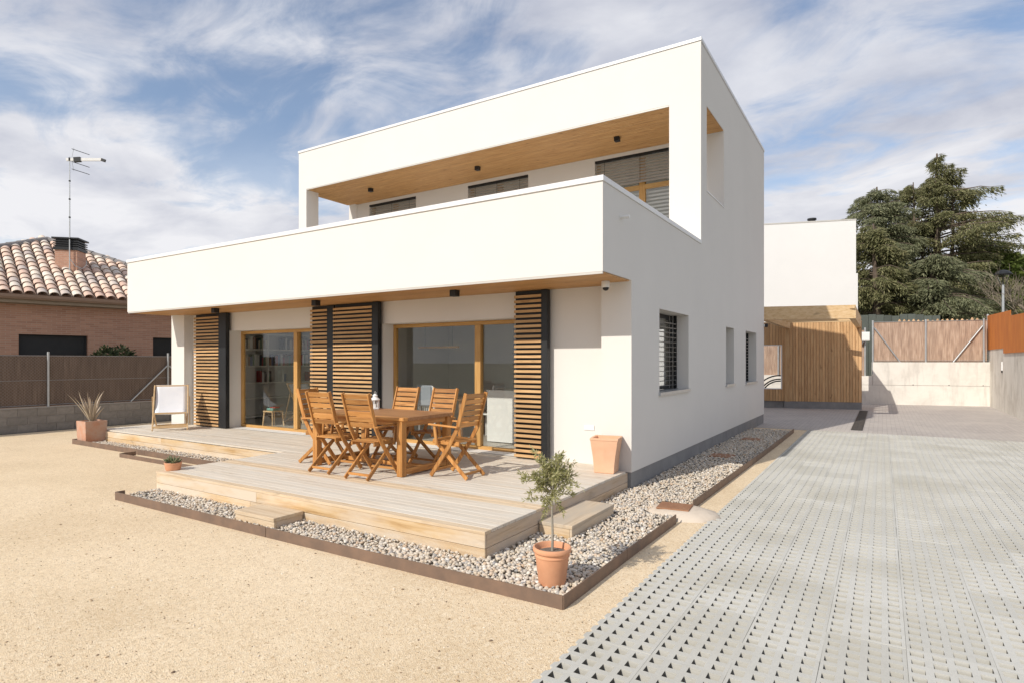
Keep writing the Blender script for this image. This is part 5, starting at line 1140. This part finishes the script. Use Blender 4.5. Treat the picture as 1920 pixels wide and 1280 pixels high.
# ================================================================== INTERIOR SEEN THROUGH THE GLASS
bk = thing('bookcase', 'white wall bookcase inside the left window', 'bookcase', (-13.5, 10.2, 0.286))
BX0, BX1 = -13.69, -13.38
SHZ = (0.33, 0.78, 1.17, 1.59, 2.01, 2.40)
for z in SHZ: obj('shelf', MB().box(BX0, 8.30, z, BX1, 12.5, z+0.03), M['interior_wall'], bk)
for y in (8.28, 9.6, 11.0, 12.5): obj('upright', MB().box(BX0, y, 0.287, BX1-0.004, y+0.02, 2.44), M['interior_wall'], bk)
bcols = {'red': (0.35, 0.05, 0.045), 'blue': (0.06, 0.10, 0.22), 'cream': (0.62, 0.56, 0.45), 'black': (0.03, 0.03, 0.035), 'brown': (0.22, 0.12, 0.07), 'white': (0.7, 0.7, 0.68), 'green': (0.07, 0.15, 0.09)}
bm_ = {c: plain('book_'+c, v, 0.6) for c, v in bcols.items()}
rs = random.Random(3); bmesh_cache = {}
sname = {2.01: 'highest filled', 1.59: 'second', 1.17: 'third'}
for z in (2.01, 1.59, 1.17):
    y = 8.45
    while y < 12.3:
        if rs.random() < (0.05 if z > 1.2 else 0.45): y += rs.uniform(0.1, 0.5); continue
        w = rs.uniform(0.035, 0.075); h = rs.uniform(0.20, 0.31); c = rs.choice(list(bcols)); d = rs.uniform(0.15, 0.2)
        o = tag(obj('book', MB().box(BX1-0.06-d, y, z+0.031, BX1-0.06, y+w, z+0.031+h), bm_[c]), f'{c} book standing on the {sname[z]} shelf behind the left window', 'book', f'{c} books on the {sname[z]} shelf')
        y += w+0.004
so = thing('side_table', 'small pale wooden stool with things on it just inside the left window', 'stool', (-11.6, 8.45, 0.286))
obj('top', MB().box(-0.16, -0.15, 0.32, 0.16, 0.15, 0.345), M['pine_x'], so, False)
for sx in (-1, 1):
    for sy in (-1, 1): obj('leg', MB().bar((sx*0.17, sy*0.15, 0), (sx*0.14, sy*0.13, 0.32), 0.025, 0.025), M['pine_z'], so, False)
tag(obj('folded_towel', MB().box(-11.72, 8.36, 0.633, -11.50, 8.54, 0.69, 0.01), plain('towel', (0.16, 0.36, 0.33), 0.9)), 'folded teal towel on the stool inside the left window', 'towel')
tag(obj('magazine', MB().box(-11.66, 8.40, 0.691, -11.47, 8.52, 0.71), bm_['red']), 'red magazine lying on the teal towel', 'magazine')
deck_chair('indoor sling chair with pale canvas seat behind the left window', (-11.6, 9.35, 0.287), R(0), M['white_cloth'], 'sling_chair')
cu = thing('kitchen_counter', 'white kitchen counter end panel inside the right window', 'counter', (-4.9, 9.2, 0.286))
obj('cabinet', MB().box(-6.04, 8.82, 0.30, -3.7, 9.55, 1.19), M['white_paint'], cu); obj('worktop', MB().box(-6.05, 8.81, 1.191, -3.69, 9.56, 1.22), M['white_paint'], cu)
pe = thing('pendant_lamp', 'horizontal wooden pendant lamp hanging over the indoor table', 'lamp', (-7.5, 9.3, 2.0))
obj('bar', MB().box(-8.05, 9.27, 1.99, -7.05, 9.33, 2.03), M['frame_x'], pe); obj('cord', MB().tube([(-7.9, 9.3, 2.03), (-7.9, 9.3, 2.75)], 0.004, 5).tube([(-7.2, 9.3, 2.03), (-7.2, 9.3, 2.75)], 0.004, 5), M['black'], pe)
it = thing('indoor_table', 'dark indoor dining table behind the right window', 'table', (-7.6, 9.4, 0.286))
obj('top', MB().box(-8.5, 8.95, 0.99, -6.7, 9.85, 1.025), M['table_top'], it)
for sx in (-8.4, -6.8):
    for sy in (9.05, 9.75): obj('leg', MB().box(sx-0.03, sy-0.03, 0.287, sx+0.03, sy+0.03, 0.99), M['table_top'], it)
def indoor_chair(label, loc, rz):
    t = thing('indoor_chair', label, 'chair', loc, rz, 'pale slat back chairs at the indoor table')
    obj('seat', MB().box(-0.21, -0.21, 0.44, 0.21, 0.21, 0.465), M['white_paint'], t, False)
    for sx in (-1, 1):
        obj('leg', MB().bar((0.19, sx*0.19, 0), (0.18, sx*0.18, 0.44), 0.03, 0.03), M['white_paint'], t, False)
        obj('leg', MB().bar((-0.20, sx*0.19, 0), (-0.19, sx*0.18, 0.46), 0.03, 0.03).bar((-0.19, sx*0.18, 0.46), (-0.24, sx*0.19, 0.98), 0.028, 0.028), M['white_paint'], t, False)
    obj('top_rail', MB().bar((-0.24, -0.19, 0.97), (-0.24, 0.19, 0.97), 0.025, 0.05), M['white_paint'], t, False)
    for k in range(7): obj('spindle', MB().bar((-0.195, -0.14+k*0.047, 0.465), (-0.238, -0.14+k*0.047, 0.95), 0.012, 0.012), M['white_paint'], t, False)
    return t
i0 = indoor_chair('pale slat back chair at the indoor table behind the left part of the right window', (-8.05, 8.72, 0.287), R(90))
dup(i0, (-7.2, 8.72, 0.287), R(90), 'pale slat back chair with a garment over it at the indoor table'); dup(i0, (-6.40, 9.4, 0.287), R(180), 'pale slat back chair at the counter end of the indoor table')
tag(obj('draped_jacket', MB().box(-7.40, 8.44, 0.90, -7.02, 8.54, 1.29, 0.03), plain('jacket', (0.30, 0.33, 0.38), 0.95)), 'grey garment draped over a chair behind the right window', 'garment')

# ================================================================== LOOSE GRIT ON THE SAND
rs = np.random.RandomState(21); n = 7800
V = []; F = []; k0 = 0
for i in range(n):
    d = rs.uniform(2.4, 9.5)**1.0; a = R(32)+rs.uniform(-0.72, 0.75); x = -math.sin(a)*d if False else 0
    th = rs.uniform(-0.75, 0.35); fx, fy = -math.sin(R(32)-th), math.cos(R(32)-th); x, y = fx*d, fy*d
    if x > -1.62 or (x > -8.3 and y > 3.62 and x < -1.8) or (y > 5.3) or (x > -1.95 and x < -1.8 and y > 3.6): continue
    s = (rs.uniform(0.002, 0.0062) if i % 22 else rs.uniform(0.006, 0.013))*np.array([1, rs.uniform(0.6, 1), rs.uniform(0.5, 0.8)]); q = ICO1[0]*(1+rs.uniform(-0.2, 0.2, (len(ICO1[0]), 1)))*s; an_ = rs.uniform(0, 6.28)
    q = q @ np.array([[math.cos(an_), math.sin(an_), 0], [-math.sin(an_), math.cos(an_), 0], [0, 0, 1]]); V.append(q+np.array([x, y, 0.0012])); F.append(ICO1[1]+k0); k0 += len(q)
V = np.concatenate(V); F = np.concatenate(F); me = bpy.data.meshes.new('loose_grit'); me.from_pydata(V.tolist(), [], F.tolist()); me.update()
mg, nt, b = new_mat('grit'); gg = nt.nodes.new('ShaderNodeNewGeometry'); nt.links.new(ramp(nt, gg.outputs['Random Per Island'], [(0, (0.16, 0.11, 0.075)), (0.35, (0.42, 0.30, 0.18)), (0.7, (0.62, 0.48, 0.32)), (1, (0.76, 0.70, 0.60))]), b.inputs['Base Color']); b.inputs['Roughness'].default_value = 0.9
tag(link('loose_grit', me, mg), 'loose grit scattered over the sandy yard', 'grit', kind='stuff')
